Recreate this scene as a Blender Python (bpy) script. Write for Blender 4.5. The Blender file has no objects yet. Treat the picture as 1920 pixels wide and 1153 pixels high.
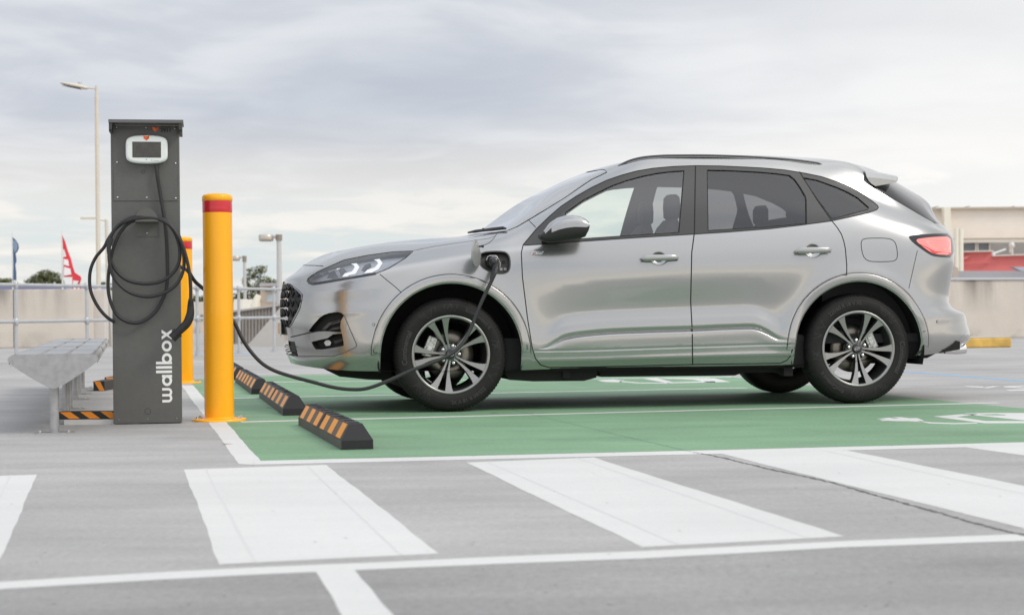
import bpy, math, random
import numpy as np
from mathutils import Vector, Matrix
from mathutils.bvhtree import BVHTree
from mathutils.geometry import delaunay_2d_cdt
random.seed(7)
S = bpy.context.scene
COL = S.collection
PI = math.pi
# ------------------------------------------------------------------ camera
F = 3300.0; CX, CY = 960.0, 576.5; CAMZ = 0.64; ROLL = 0.0105; PITCH = math.atan(5.5/F)
u0 = Vector((0, -math.sin(PITCH), math.cos(PITCH))); fw = Vector((0, math.cos(PITCH), math.sin(PITCH))); X0 = Vector((1, 0, 0))
c_r = X0*math.cos(ROLL) - u0*math.sin(ROLL); c_u = X0*math.sin(ROLL) + u0*math.cos(ROLL)
cam_d = bpy.data.cameras.new("camera"); cam = bpy.data.objects.new("camera", cam_d); COL.objects.link(cam)
cam.matrix_world = Matrix(((c_r.x, c_u.x, -fw.x, 0), (c_r.y, c_u.y, -fw.y, 0), (c_r.z, c_u.z, -fw.z, CAMZ), (0, 0, 0, 1)))
cam_d.sensor_width = 36; cam_d.lens = 36*F/1920; cam_d.clip_end = 5000; cam_d.clip_start = 0.1
cam_d.dof.use_dof = True; cam_d.dof.focus_distance = 11.2; cam_d.dof.aperture_fstop = 4.5
S.camera = cam
# ------------------------------------------------------------------ sky, sun, exposure
SUN_EL, SUN_AZ = math.radians(42), math.radians(116)     # azimuth clockwise from +Y
W = bpy.data.worlds.new("World"); S.world = W; W.use_nodes = True
def world():
    nt = W.node_tree; N = nt.nodes; L = nt.links; N.clear()
    out = N.new('ShaderNodeOutputWorld'); bg = N.new('ShaderNodeBackground'); L.new(bg.outputs[0], out.inputs[0])
    def mth(op, a, b=None, c=None):
        n = N.new('ShaderNodeMath'); n.operation = op
        for i, v in enumerate((a, b, c)):
            if v is None: continue
            if hasattr(v, 'is_linked'): L.new(v, n.inputs[i])
            else: n.inputs[i].default_value = v
        return n.outputs[0]
    def mix(f, a, b, bt='MIX'):
        n = N.new('ShaderNodeMix'); n.data_type = 'RGBA'; n.blend_type = bt
        for i, v in ((0, f), (6, a), (7, b)):
            if hasattr(v, 'is_linked'): L.new(v, n.inputs[i])
            else: n.inputs[i].default_value = v if i == 0 else (*v, 1)
        return n.outputs[2]
    def mr(v, a, b, c=0, d=1):
        n = N.new('ShaderNodeMapRange'); n.interpolation_type = 'SMOOTHSTEP'
        L.new(v, n.inputs[0])
        for i, q in enumerate((a, b, c, d)): n.inputs[i+1].default_value = q
        return n.outputs[0]
    tc = N.new('ShaderNodeTexCoord'); sp = N.new('ShaderNodeSeparateXYZ'); L.new(tc.outputs['Generated'], sp.inputs[0])
    x, y, z = sp.outputs
    zz = mth('ADD', mth('MAXIMUM', z, 0.0), 0.11)
    cb = N.new('ShaderNodeCombineXYZ'); L.new(mth('DIVIDE', x, zz), cb.inputs[0]); L.new(mth('DIVIDE', y, zz), cb.inputs[1]); cb.inputs[2].default_value = 3.1
    def noise(scale, detail, rough, dist, off):
        m = N.new('ShaderNodeMapping'); m.inputs['Location'].default_value = off; L.new(cb.outputs[0], m.inputs[0])
        n = N.new('ShaderNodeTexNoise'); n.inputs['Scale'].default_value = scale; n.inputs['Detail'].default_value = detail
        n.inputs['Roughness'].default_value = rough; n.inputs['Distortion'].default_value = dist; L.new(m.outputs[0], n.inputs['Vector'])
        return n.outputs[0]
    sky = N.new('ShaderNodeTexSky'); sky.sky_type = 'NISHITA'; sky.sun_disc = False; sky.sun_elevation = SUN_EL; sky.sun_rotation = SUN_AZ
    sk = mix(1.0, sky.outputs[0], (0.10, 0.10, 0.10), 'MULTIPLY')
    sk = mix(0.75, sk, (0.70, 0.76, 0.80))                     # thin veil over the blue
    c1 = noise(0.8, 5, 0.5, 0.3, (1.3, 4.2, 0)); c2 = noise(2.1, 8, 0.54, 0.4, (7, 2, 0))
    lit = mix(mr(c2, 0.35, 0.65), (0.54, 0.572, 0.632), (0.675, 0.70, 0.738))
    dark = mix(mr(c2, 0.3, 0.7), (0.475, 0.512, 0.580), (0.54, 0.575, 0.635))
    cloud = mix(mr(c1, 0.36, 0.60), dark, lit)
    cream = mix(mr(c2, 0.35, 0.65), (0.77, 0.735, 0.68), (0.83, 0.81, 0.77))
    cloud = mix(mr(z, 0.045, 0.12, 1, 0), cloud, cream)
    right = mr(x, -0.05, 0.30)
    cloud = mix(mth('MULTIPLY', right, mr(z, 0.03, 0.18, 0.85, 0.55)), cloud, (0.93, 0.915, 0.89))
    cov = mth('MULTIPLY', mr(c2, 0.38, 0.62), mr(z, 0.0, 0.03, 0.4, 1.0))
    cov = mth('MAXIMUM', cov, mr(z, 0.03, 0.09))
    cov = mth('MAXIMUM', cov, mth('MULTIPLY', right, 0.8))
    col = mix(cov, sk, cloud)
    back = mr(y, 0.3, -0.3)                                     # behind the viewer: a bright warm low sky under a heavier cloud deck
    col = mix(mth('MULTIPLY', back, mr(z, 0.025, 0.085, 0.95, 0.0)), col, (1.95, 1.72, 1.42))
    band = mth('MULTIPLY', mr(z, 0.06, 0.16), mr(z, 0.95, 0.75))
    deckc = mix(mr(c1, 0.38, 0.62), (0.70, 0.76, 0.90), (1.14, 1.12, 1.11)); deckc = mix(mr(c2, 0.40, 0.66), deckc, (1.04, 1.05, 1.10))
    col = mix(mth('MULTIPLY', back, mth('MULTIPLY', band, 0.85)), col, deckc)
    up = mr(z, 0.55, 0.9)
    gain = mth('ADD', 1.0, mth('MULTIPLY', up, 0.6))
    col = mix(mr(z, 0.0, -0.02), col, (0.35, 0.34, 0.32))
    L.new(col, bg.inputs[0]); L.new(gain, bg.inputs[1])
world()
sd = bpy.data.lights.new("sun", 'SUN'); sd.energy = 1.2; sd.angle = math.radians(16); sd.color = (1, .93, .82)
sun = bpy.data.objects.new("sun", sd); COL.objects.link(sun)
sv = Vector((math.sin(SUN_AZ)*math.cos(SUN_EL), math.cos(SUN_AZ)*math.cos(SUN_EL), math.sin(SUN_EL)))
sun.rotation_euler = sv.to_track_quat('Z', 'Y').to_euler(); sun.location = sv*60
S.view_settings.view_transform = 'Standard'; S.view_settings.look = 'None'; S.view_settings.gamma = 1; S.view_settings.exposure = 0.17
S.cycles.max_bounces = 10; S.cycles.transparent_max_bounces = 24; S.cycles.caustics_reflective = False; S.cycles.caustics_refractive = False
S.cycles.use_denoising = True
# ------------------------------------------------------------------ pixel <-> place
def ray(px, py):
    d = c_r*(px-CX) + c_u*(CY-py) + fw*F
    return d.normalized()
CAM = Vector((0, 0, CAMZ))
def at(px, py, Y):
    d = ray(px, py); return CAM + d*(Y/d.y)
def gnd(px, py, z=0.0):
    d = ray(px, py); return CAM + d*((z-CAMZ)/d.z)
# ------------------------------------------------------------------ materials
MATS = {}
def mat(name, col, rough=0.6, metal=0.0, coat=0.0, spec=0.5, emit=None, noise=None, bump=None, trans=0.0, alpha=1.0, ior=1.45, coatr=0.03):
    """noise: (scale, amount[, detail, stretch]) brightness variation; bump: (scale, strength)"""
    if name in MATS: return MATS[name]
    m = bpy.data.materials.new(name); m.use_nodes = True; nt = m.node_tree; b = nt.nodes['Principled BSDF']; L = nt.links
    b.inputs['Base Color'].default_value = (*col, 1); b.inputs['Roughness'].default_value = rough; b.inputs['Metallic'].default_value = metal
    b.inputs['Coat Weight'].default_value = coat; b.inputs['Coat Roughness'].default_value = coatr; b.inputs['Specular IOR Level'].default_value = spec
    b.inputs['Transmission Weight'].default_value = trans; b.inputs['Alpha'].default_value = alpha; b.inputs['IOR'].default_value = ior
    if emit: b.inputs['Emission Color'].default_value = (*emit[0], 1); b.inputs['Emission Strength'].default_value = emit[1]
    tc = nt.nodes.new('ShaderNodeTexCoord')
    if noise:
        n = nt.nodes.new('ShaderNodeTexNoise'); n.inputs['Scale'].default_value = noise[0]; n.inputs['Detail'].default_value = noise[2] if len(noise) > 2 else 6
        n.inputs['Roughness'].default_value = 0.6
        src = tc.outputs['Object']
        if len(noise) > 3:
            mp = nt.nodes.new('ShaderNodeMapping'); mp.inputs['Scale'].default_value = noise[3]; L.new(src, mp.inputs[0]); src = mp.outputs[0]
        L.new(src, n.inputs['Vector'])
        r = nt.nodes.new('ShaderNodeMapRange'); r.inputs[1].default_value = 0.3; r.inputs[2].default_value = 0.7
        r.inputs[3].default_value = 1-noise[1]; r.inputs[4].default_value = 1+noise[1]; L.new(n.outputs[0], r.inputs[0])
        hv = nt.nodes.new('ShaderNodeHueSaturation'); hv.inputs['Color'].default_value = (*col, 1); L.new(r.outputs[0], hv.inputs['Value'])
        L.new(hv.outputs[0], b.inputs['Base Color'])
        r2 = nt.nodes.new('ShaderNodeMapRange'); r2.inputs[1].default_value = 0.3; r2.inputs[2].default_value = 0.7
        r2.inputs[3].default_value = max(0.02, rough-noise[1]*0.3); r2.inputs[4].default_value = min(1, rough+noise[1]*0.3); L.new(n.outputs[0], r2.inputs[0])
        L.new(r2.outputs[0], b.inputs['Roughness'])
    if bump:
        n = nt.nodes.new('ShaderNodeTexNoise'); n.inputs['Scale'].default_value = bump[0]; n.inputs['Detail'].default_value = 4; L.new(tc.outputs['Object'], n.inputs['Vector'])
        bp = nt.nodes.new('ShaderNodeBump'); bp.inputs['Strength'].default_value = bump[1]; bp.inputs['Distance'].default_value = 0.01
        L.new(n.outputs[0], bp.inputs['Height']); L.new(bp.outputs[0], b.inputs['Normal'])
    MATS[name] = m; return m
def glass(name, tint, refl_rough=0.0, ior=1.5, extra=0.0):
    m = bpy.data.materials.new(name); m.use_nodes = True; nt = m.node_tree; N = nt.nodes; L = nt.links; N.clear()
    o = N.new('ShaderNodeOutputMaterial'); t = N.new('ShaderNodeBsdfTransparent'); t.inputs[0].default_value = (*tint, 1)
    g = N.new('ShaderNodeBsdfGlossy'); g.inputs['Color'].default_value = (1, 1, 1, 1); g.inputs['Roughness'].default_value = refl_rough
    f = N.new('ShaderNodeFresnel'); f.inputs[0].default_value = ior
    a = N.new('ShaderNodeMath'); a.operation = 'ADD'; a.use_clamp = True; L.new(f.outputs[0], a.inputs[0]); a.inputs[1].default_value = extra
    mx = N.new('ShaderNodeMixShader'); L.new(a.outputs[0], mx.inputs[0]); L.new(t.outputs[0], mx.inputs[1]); L.new(g.outputs[0], mx.inputs[2]); L.new(mx.outputs[0], o.inputs[0])
    MATS[name] = m; return m
# ------------------------------------------------------------------ objects
def tag(o, label=None, cat=None, group=None, kind=None):
    if label: o['label'] = label
    if cat: o['category'] = cat
    if group: o['group'] = group
    if kind: o['kind'] = kind
    return o
def empty(name, loc=(0, 0, 0), rz=0.0, label=None, cat=None, group=None):
    o = bpy.data.objects.new(name, None); COL.objects.link(o); o.location = loc; o.rotation_euler = (0, 0, rz); o.empty_display_size = .1
    return tag(o, label, cat, group)
def Mof(o):
    m = Matrix.Translation(o.location) @ o.rotation_euler.to_matrix().to_4x4()
    return (Mof(o.parent) @ m) if o.parent else m
class MB:
    def __init__(s): s.v = []; s.f = []; s.mi = []; s.sm = []
    def add(s, vs, fs, mi=0, sm=False, M=None):
        b = len(s.v); s.v += [((M @ Vector(v)) if M else Vector(v)) for v in vs]
        s.f += [tuple(b+i for i in f) for f in fs]; s.mi += [mi]*len(fs); s.sm += [sm]*len(fs); return s
    def box(s, lo, hi, mi=0, M=None, bev=0.0):
        x0, y0, z0 = lo; x1, y1, z1 = hi
        if bev <= 0:
            vs = [(x0,y0,z0),(x1,y0,z0),(x1,y1,z0),(x0,y1,z0),(x0,y0,z1),(x1,y0,z1),(x1,y1,z1),(x0,y1,z1)]
            return s.add(vs, [(0,3,2,1),(4,5,6,7),(0,1,5,4),(1,2,6,5),(2,3,7,6),(3,0,4,7)], mi, False, M)
        import bmesh
        bm = bmesh.new(); bmesh.ops.create_cube(bm, size=1)
        for v in bm.verts: v.co = Vector(((x0+x1)/2+v.co.x*(x1-x0), (y0+y1)/2+v.co.y*(y1-y0), (z0+z1)/2+v.co.z*(z1-z0)))
        bmesh.ops.bevel(bm, geom=bm.edges[:], offset=bev, segments=2, affect='EDGES', profile=.5)
        bm.verts.index_update(); vs = [v.co[:] for v in bm.verts]; fs = [[v.index for v in f.verts] for f in bm.faces]; bm.free()
        return s.add(vs, fs, mi, False, M)
    def prism(s, poly, axis, a, b, mi=0, M=None, bev=0.0, sm=False):
        """poly: 2-D outline; axis: 'x','y','z' of extrusion from a to b. bev insets the b-side edge"""
        n = len(poly)
        def P(p, h):
            return {'x': (h, p[0], p[1]), 'y': (p[0], h, p[1]), 'z': (p[0], p[1], h)}[axis]
        rings = [[P(p, a) for p in poly]]
        if bev:
            sg = 1 if b > a else -1
            q = inset(poly, bev*.3); rings.append([P(p, b-sg*bev) for p in poly]); rings.append([P(p, b-sg*bev*.3) for p in q]); rings.append([P(p, b) for p in inset(poly, bev)])
        else: rings.append([P(p, b) for p in poly])
        vs = sum(rings, []); fs = []
        for r in range(len(rings)-1):
            for i in range(n): j = (i+1) % n; fs.append((r*n+i, r*n+j, (r+1)*n+j, (r+1)*n+i))
        fs.append(tuple(range(n))[::-1]); fs.append(tuple((len(rings)-1)*n+i for i in range(n)))
        return s.add(vs, fs, mi, sm, M)
    def lathe(s, prof, n=48, axis='z', mi=0, M=None, sm=True, closed=False):
        """prof: list (r, h)"""
        vs = []; fs = []; k = len(prof)
        for i in range(n):
            a = 2*PI*i/n; c, q = math.cos(a), math.sin(a)
            for r, h in prof: vs.append({'z': (r*c, r*q, h), 'y': (r*c, h, r*q), 'x': (h, r*c, r*q)}[axis])
        for i in range(n):
            j = (i+1) % n
            for p in range(k-1 if not closed else k):
                q = (p+1) % k
                fs.append((i*k+p, j*k+p, j*k+q, i*k+q))
        return s.add(vs, fs, mi, sm, M)
    def cyl(s, p0, p1, r0, r1=None, n=20, mi=0, caps=True, M=None):
        p0, p1 = Vector(p0), Vector(p1); r1 = r0 if r1 is None else r1
        d = (p1-p0).normalized(); a = d.orthogonal().normalized(); b = d.cross(a)
        vs = []
        for p, r in ((p0, r0), (p1, r1)):
            for i in range(n):
                t = 2*PI*i/n; vs.append(p + a*math.cos(t)*r + b*math.sin(t)*r)
        s.add(vs, [(i, (i+1) % n, n+(i+1) % n, n+i) for i in range(n)], mi, True, M)
        if caps: s.add(vs, [tuple(range(n))[::-1], tuple(range(n, 2*n))], mi, False, M)
        return s
    def tube(s, pts, r, n=12, mi=0, M=None, caps=True):
        pts = [Vector(p) for p in pts]; vs = []; prev = None
        for i, p in enumerate(pts):
            d = (pts[min(i+1, len(pts)-1)] - pts[max(i-1, 0)]).normalized()
            a = d.orthogonal().normalized() if prev is None else (prev - d*prev.dot(d)).normalized()
            prev = a; b = d.cross(a); rr = r[i] if isinstance(r, (list, tuple)) else r
            for k in range(n):
                t = 2*PI*k/n; vs.append(p + a*math.cos(t)*rr + b*math.sin(t)*rr)
        fs = [(i*n+k, i*n+(k+1) % n, (i+1)*n+(k+1) % n, (i+1)*n+k) for i in range(len(pts)-1) for k in range(n)]
        s.add(vs, fs, mi, True, M)
        if caps: s.add(vs, [tuple(range(n))[::-1], tuple(range(len(vs)-n, len(vs)))], mi, False, M)
        return s
    def loft(s, rings, mi=0, M=None, sm=True, caps=True):
        n = len(rings[0]); vs = [p for r in rings for p in r]
        fs = [(i*n+k, i*n+(k+1) % n, (i+1)*n+(k+1) % n, (i+1)*n+k) for i in range(len(rings)-1) for k in range(n)]
        s.add(vs, fs, mi, sm, M)
        if caps: s.add(vs, [tuple(range(n))[::-1], tuple(range(len(vs)-n, len(vs)))], mi, False, M)
        return s
    def build(s, name, mats, parent=None, world=True, normals=None, loc=None):
        """world=True: vertices are given in world space and turned into the parent's (or loc's) space"""
        if not isinstance(mats, (list, tuple)): mats = [mats]
        me = bpy.data.meshes.new(name); vs = s.v
        if world and parent is not None: Mi = Mof(parent).inverted(); vs = [Mi @ v for v in vs]
        if loc is not None: l = Vector(loc); vs = [v-l for v in vs]
        me.from_pydata([v[:] for v in vs], [], s.f); me.update()
        for m in mats: me.materials.append(m)
        me.polygons.foreach_set('material_index', s.mi); me.polygons.foreach_set('use_smooth', s.sm)
        if normals is not None: me.normals_split_custom_set_from_vertices(normals)
        else: me.validate()
        o = bpy.data.objects.new(name, me); COL.objects.link(o)
        if parent is not None: o.parent = parent
        if loc is not None: o.location = loc
        return o
def inset(poly, d):
    n = len(poly); A = sum(poly[i][0]*poly[(i+1) % n][1]-poly[(i+1) % n][0]*poly[i][1] for i in range(n)); sg = 1 if A > 0 else -1
    out = []
    for i in range(n):
        p0, p, p1 = Vector(poly[i-1]), Vector(poly[i]), Vector(poly[(i+1) % n])
        a = (p-p0).normalized(); b = (p1-p).normalized(); na = Vector((-a.y, a.x))*sg; nb = Vector((-b.y, b.x))*sg
        m = (na+nb)
        if m.length < 1e-6: m = na
        m.normalize(); k = max(.35, m.dot(na)); out.append(tuple(p + m*(d/k)))
    return out
def rrect(x0, x1, y0, y1, r, n=5):
    out = []
    for cx, cy, a0 in ((x1-r, y0+r, -90), (x1-r, y1-r, 0), (x0+r, y1-r, 90), (x0+r, y0+r, 180)):
        for i in range(n+1): a = math.radians(a0+90*i/n); out.append((cx+r*math.cos(a), cy+r*math.sin(a)))
    return out
def catmull(pts, n=8, closed=False):
    P = [np.array(p, float) for p in pts]; out = []; m = len(P)
    for i in range(m if closed else m-1):
        p0 = P[i-1] if (closed or i > 0) else 2*P[0]-P[1]; p1 = P[i]; p2 = P[(i+1) % m]
        p3 = P[(i+2) % m] if (closed or i+2 < m) else 2*P[-1]-P[-2]
        for k in range(n):
            t = k/n; out.append(.5*((2*p1)+(-p0+p2)*t+(2*p0-5*p1+4*p2-p3)*t*t+(-p0+3*p1-3*p2+p3)*t**3))
    if not closed: out.append(P[-1])
    return out
def text_mesh(txt, size, thick=0.0, depth=0.0, space=1.0):
    c = bpy.data.curves.new('t', 'FONT'); c.body = txt; c.size = size; c.offset = thick; c.extrude = depth; c.align_x = 'CENTER'; c.align_y = 'CENTER'; c.space_character = space; c.resolution_u = 4
    o = bpy.data.objects.new('t', c); COL.objects.link(o); dg = bpy.context.evaluated_depsgraph_get()
    me = o.evaluated_get(dg).to_mesh(); vs = [v.co.copy() for v in me.vertices]; fs = [tuple(p.vertices) for p in me.polygons]
    bpy.data.objects.remove(o); bpy.data.curves.remove(c); return vs, fs
def copy_tree(o, parent=None):
    c = o.copy(); COL.objects.link(c)
    if parent: c.parent = parent
    for ch in list(o.children): copy_tree(ch, c)
    return c
# ------------------------------------------------------------------ ground and painted markings
def deck_mat(name, col, amt, kind):
    m = bpy.data.materials.new(name); m.use_nodes = True; nt = m.node_tree; N = nt.nodes; L = nt.links; b = N['Principled BSDF']
    tc = N.new('ShaderNodeTexCoord')
    def nz(sc, det, stretch=None, r=.6):
        n = N.new('ShaderNodeTexNoise'); n.inputs['Scale'].default_value = sc; n.inputs['Detail'].default_value = det; n.inputs['Roughness'].default_value = r
        if stretch:
            mp = N.new('ShaderNodeMapping'); mp.inputs['Scale'].default_value = stretch; mp.inputs['Rotation'].default_value = (0, 0, -.19); L.new(tc.outputs['Object'], mp.inputs[0]); L.new(mp.outputs[0], n.inputs['Vector'])
        else: L.new(tc.outputs['Object'], n.inputs['Vector'])
        return n.outputs[0]
    def mr(v, a, b_, c, d):
        r = N.new('ShaderNodeMapRange'); L.new(v, r.inputs[0])
        for i, q in enumerate((a, b_, c, d)): r.inputs[i+1].default_value = q
        return r.outputs[0]
    def mul(a, b_):
        n = N.new('ShaderNodeMath'); n.operation = 'MULTIPLY'; L.new(a, n.inputs[0]); L.new(b_, n.inputs[1]); return n.outputs[0]
    big = mr(nz(.35, 5), .3, .7, 1-amt, 1+amt); mid = mr(nz(2.2, 7, (.35, 1.3, 1)), .3, .7, 1-amt*.8, 1+amt*.8); fine = mr(nz(140, 3), .25, .75, 1-amt*.9, 1+amt*.9)
    spots = mr(nz(5.5, 8, None, .8), .70, .76, 1, 1-amt*1.2)
    grain = mr(nz(45, 5), .3, .7, 1-amt*.75, 1+amt*.65); streak = mr(nz(1.0, 6, (.12, 4.5, 1), .65), .5, .78, 1, 1-amt*.4); blot = mr(nz(.9, 6), .56, .74, 1, 1-amt*.9)
    v = mul(mul(mul(big, mid), mul(fine, spots)), mul(grain, mul(streak, blot)))
    hv = N.new('ShaderNodeHueSaturation'); hv.inputs['Color'].default_value = (*col, 1); L.new(v, hv.inputs['Value']); L.new(hv.outputs[0], b.inputs['Base Color'])
    b.inputs['Specular IOR Level'].default_value = .35
    L.new(mr(nz(1.5, 5), .3, .7, .55 if kind != 'deck' else .62, .75 if kind != 'deck' else .85), b.inputs['Roughness'])
    bp = N.new('ShaderNodeBump'); bp.inputs['Strength'].default_value = .25; bp.inputs['Distance'].default_value = .004; L.new(nz(220, 3), bp.inputs['Height']); L.new(bp.outputs[0], b.inputs['Normal'])
    MATS[name] = m; return m
deck_mat('deck_concrete', (.385, .379, .370), .16, 'deck'); deck_mat('lane_grey', (.285, .281, .276), .19, 'deck'); deck_mat('green_paint', (.185, .325, .195), .17, 'g'); deck_mat('white_road_paint', (.635, .635, .62), .05, 'w')
deck_mat('blue_road_paint', (.22, .42, .62), .05, 'w')
m = mat('tyre_scuff', (.05, .055, .05), .9)
g = MB()
nx = 40
xs_ = [-1500, -300, -80, -30] + [-20+i for i in range(41)] + [30, 80, 300, 1500]; ys_ = [-1500, -200, -40, -10] + list(range(0, 45)) + [80, 200, 600, 3000]
g.add([(x, y, 0) for y in ys_ for x in xs_], [(j*len(xs_)+i, j*len(xs_)+i+1, (j+1)*len(xs_)+i+1, (j+1)*len(xs_)+i) for j in range(len(ys_)-1) for i in range(len(xs_)-1)])
tag(g.build('ground', MATS['deck_concrete']), 'pale grey concrete car park deck', kind='structure')
def wob(P, Q, amp, n):
    """points from P to Q with a slow hand-made waver"""
    d = (Q-P).normalized(); nn = Vector((-d.y, d.x, 0)); ph = random.uniform(0, 6.28); L_ = (Q-P).length; o = []
    for k in range(n):
        s_ = k/n*L_; e = min(1, s_/.15, (L_-s_)/.15)
        o.append(P.lerp(Q, k/n) + nn*amp*e*(math.sin(s_*2.3+ph)+.6*math.sin(s_*7.1+ph*3)+.5*math.sin(s_*17+ph*5)))
    return o
def sheet(name, polys, m, z, label):
    b = MB()
    for poly in polys:
        # wobble the long edges a little: hand-rolled paint
        out = []
        for i, p in enumerate(poly):
            q = poly[(i+1) % len(poly)]; P = gnd(*p, z); Q = gnd(*q, z); n = max(1, int((Q-P).length/.06)); out += wob(P, Q, .0018, n)
        b.add([(v.x, v.y, z) for v in out], [tuple(range(len(out)))])
    return tag(b.build(name, m), label, kind='structure')
GW = MATS['green_paint']; WP = MATS['white_road_paint']
sheet('green_bay_paint', [[(362, 722), (488, 863), (1960, 827.5), (1960, 769), (1700, 744), (1560, 727.5), (1400, 709), (1340, 703.2), (560, 702.5), (352, 711)]], GW, .0015, 'green painted charging bays')
sheet('lane', [[(-300, 1108), (0, 1096), (480, 1068), (960, 1047), (1205, 1038), (1580, 1018), (1920, 1005), (2300, 984), (2600, 1500), (-600, 1500)]], MATS['lane_grey'], .0010, 'slightly darker grey sheet over the foreground of the deck')  # one tone darker than the deck, below the crossing line
def line(p, q, w, z=.003, ext=0):
    """ground line between two pixel points with a width in metres"""
    P, Q = gnd(*p), gnd(*q); d = (Q-P).normalized(); n = Vector((-d.y, d.x, 0))*w/2; k = max(2, int((Q-P).length/.1)); a, b_ = [], []
    for i in range(k+1):
        c = P.lerp(Q, i/k); a.append(c+n*(1+.05*math.sin(i*.21+p[0]))); b_.append(c-n*(1+.05*math.sin(i*.17+p[1])))
    return [(v.x, v.y, z) for v in a], [(v.x, v.y, z) for v in b_]
mk = MB()
def addline(*a, **k):
    A, B = line(*a, **k); n = len(A); mk.add(A+B, [(i, n+i, n+i+1, i+1) for i in range(n-1)])
def addpoly(pts, z=.003):
    out = []
    for i, p in enumerate(pts):
        q = pts[(i+1) % len(pts)]; P = gnd(*p, z); Q = gnd(*q, z); n = max(1, int((Q-P).length/.06)); out += wob(P, Q, .0022, n)
    mk.add([(v.x, v.y, z) for v in out], [tuple(range(len(out)))])
addpoly([(340, 722), (362, 722), (488.5, 862.5), (470, 870), (448, 868.5)])               # left border band
addpoly([(470, 870), (488.5, 862.5), (1300, 843.5), (1960, 827), (1960, 833.5), (1300, 850.5)])   # near border
for p, q in (((452, 791), (1873, 755)), ((430, 746.5), (1400, 727.2)), ((425, 717.5), (1370, 707)), ):
    addline(p, q, .095)
addline((400, 702.8), (620, 699.5), .09)
addline((330, 684), (560, 681), .08); addline((330, 672), (560, 670), .08)
addline((0, 684.5), (28, 683), .08)
# crosswalk blocks
for poly in ([( -60, 893), (70, 888.5), (0, 1046), (-160, 1062)], [(345, 879), (612, 870.5), (823, 1036), (411, 1056.5)],
             [(874, 866), (1113, 856.5), (1583, 1004), (1204, 1024)], [(1348, 848.5), (1580, 842), (2000, 925), (2000, 1009)], [(1802, 836.5), (1960, 831), (1960, 858)]):
    addpoly(poly, .0022)
addpoly([(-200, 1100), (0, 1089), (240, 1074), (480, 1061.5), (960, 1040.5), (1205, 1031), (1580, 1012.5), (1920, 999), (2100, 993), (2100, 1005), (1920, 1012), (1580, 1024), (1205, 1045), (960, 1054), (480, 1075), (240, 1088), (0, 1102.5), (-200, 1114)], .0026)
addpoly([(590, 1066), (662, 1063), (760, 1175), (660, 1185)], .0022)
tag(mk.build('painted_lines', WP), 'white painted bay lines and crossing blocks', kind='structure')
# roller ridges in the crossing blocks
rg = MB()
for a, b_ in (((385, 878), (478, 1053)), ((575, 872), (752, 1040)), ((912, 865), (1270, 1020)), ((1080, 858), (1515, 1008)), ((1540, 843.5), (1960, 935)), ((20, 890.5), (-60, 1052))):
    P, Q = gnd(*a), gnd(*b_); d = (Q-P).normalized(); n = Vector((-d.y, d.x, 0))*.004; k = 40
    A = []; B = []
    for i in range(k+1):
        c = P.lerp(Q, i/k) + n*random.uniform(-.3, .3); A.append((c+n)[:2]+(.0036,)); B.append((c-n)[:2]+(.0036,))
    rg.add(A+B, [(i, k+1+i, k+2+i, i+1) for i in range(k)])
tag(rg.build('paint_ridges', mat('paint_ridge', (.60, .60, .59), .7)), 'thin roller ridges in white paint', kind='structure')
bl = MB()
P, Q = gnd(1690, 696), gnd(2000, 721); d = (Q-P).normalized(); n = Vector((-d.y, d.x, 0))*.05
bl.add([(v.x, v.y, .0024) for v in (P+n, P-n, Q-n, Q+n)], [(0, 1, 2, 3)])
P, Q = gnd(300, 664), gnd(480, 661); d = (Q-P).normalized(); n = Vector((-d.y, d.x, 0))*.25
bl.add([(v.x, v.y, .0024) for v in (P+n, P-n, Q-n, Q+n)], [(0, 1, 2, 3)])
tag(bl.build('blue_painted_line', MATS['blue_road_paint']), 'pale blue painted line', kind='structure')
# EV symbol: plug on a lead and a car outline, drawn in a ground frame
def symbol(pts_list, z=.00341):
    b = MB()
    for pts in pts_list:
        b.add([(v.x, v.y, z) for v in (gnd(*p, z) for p in pts)], [tuple(range(len(pts)))])
    return b
ev = [[(1643, 784.5), (1668, 781.8), (1676, 783.5), (1686, 783.6), (1672, 781), (1690, 781), (1706, 783), (1720, 782.6), (1732, 787.5), (1728, 790), (1705, 788.5), (1680, 788.5), (1664, 787.5), (1654, 788), (1650, 786.3), (1662, 785.6)],
      [(1718, 787.5), (1745, 790.5), (1790, 792), (1832, 791.3), (1833, 793), (1790, 794), (1742, 792.5)],
      [(1749.5, 779.7), (1792, 780.2), (1849, 788.2), (1960, 788.7), (1960, 792), (1846, 792.4)],
      [(1749.5, 779.7), (1806, 775.4), (1835, 775.4), (1822, 777.2), (1792, 780.6)],
      [(1806, 775.7), (1812, 774), (1860, 773.0), (1960, 773.2), (1960, 788.2), (1930, 788), (1822, 776.9)]]
o = symbol([[(1835, 775.6), (1868, 775.0), (1887, 776.4), (1883, 777.3), (1850, 777.1)]], z=.0042).build('symbol_window', GW); tag(o, 'green slit inside the painted car symbol', kind='structure')
o = symbol(ev).build('vehicle_symbol', WP); tag(o, 'white painted symbol of car and plug on green bay', kind='structure')
ev2 = [[(1120, 712), (1150, 710.5), (1172, 713), (1160, 716), (1136, 715.6), (1128, 714.5)], [(1165, 713.5), (1200, 716.5), (1255, 717), (1255, 718.5), (1195, 718), (1160, 715)],
       [(1205, 709), (1232, 708), (1262, 716), (1340, 714), (1342, 716), (1254, 718)], [(1232, 708), (1330, 706.5), (1332, 708), (1255, 709.5)], [(1262, 709.8), (1340, 708.5), (1370, 715.5), (1325, 716), (1300, 711.2)]]
o = symbol(ev2).build('vehicle_symbol', WP); tag(o, 'far white painted car symbol behind the parked car', kind='structure')
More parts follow.
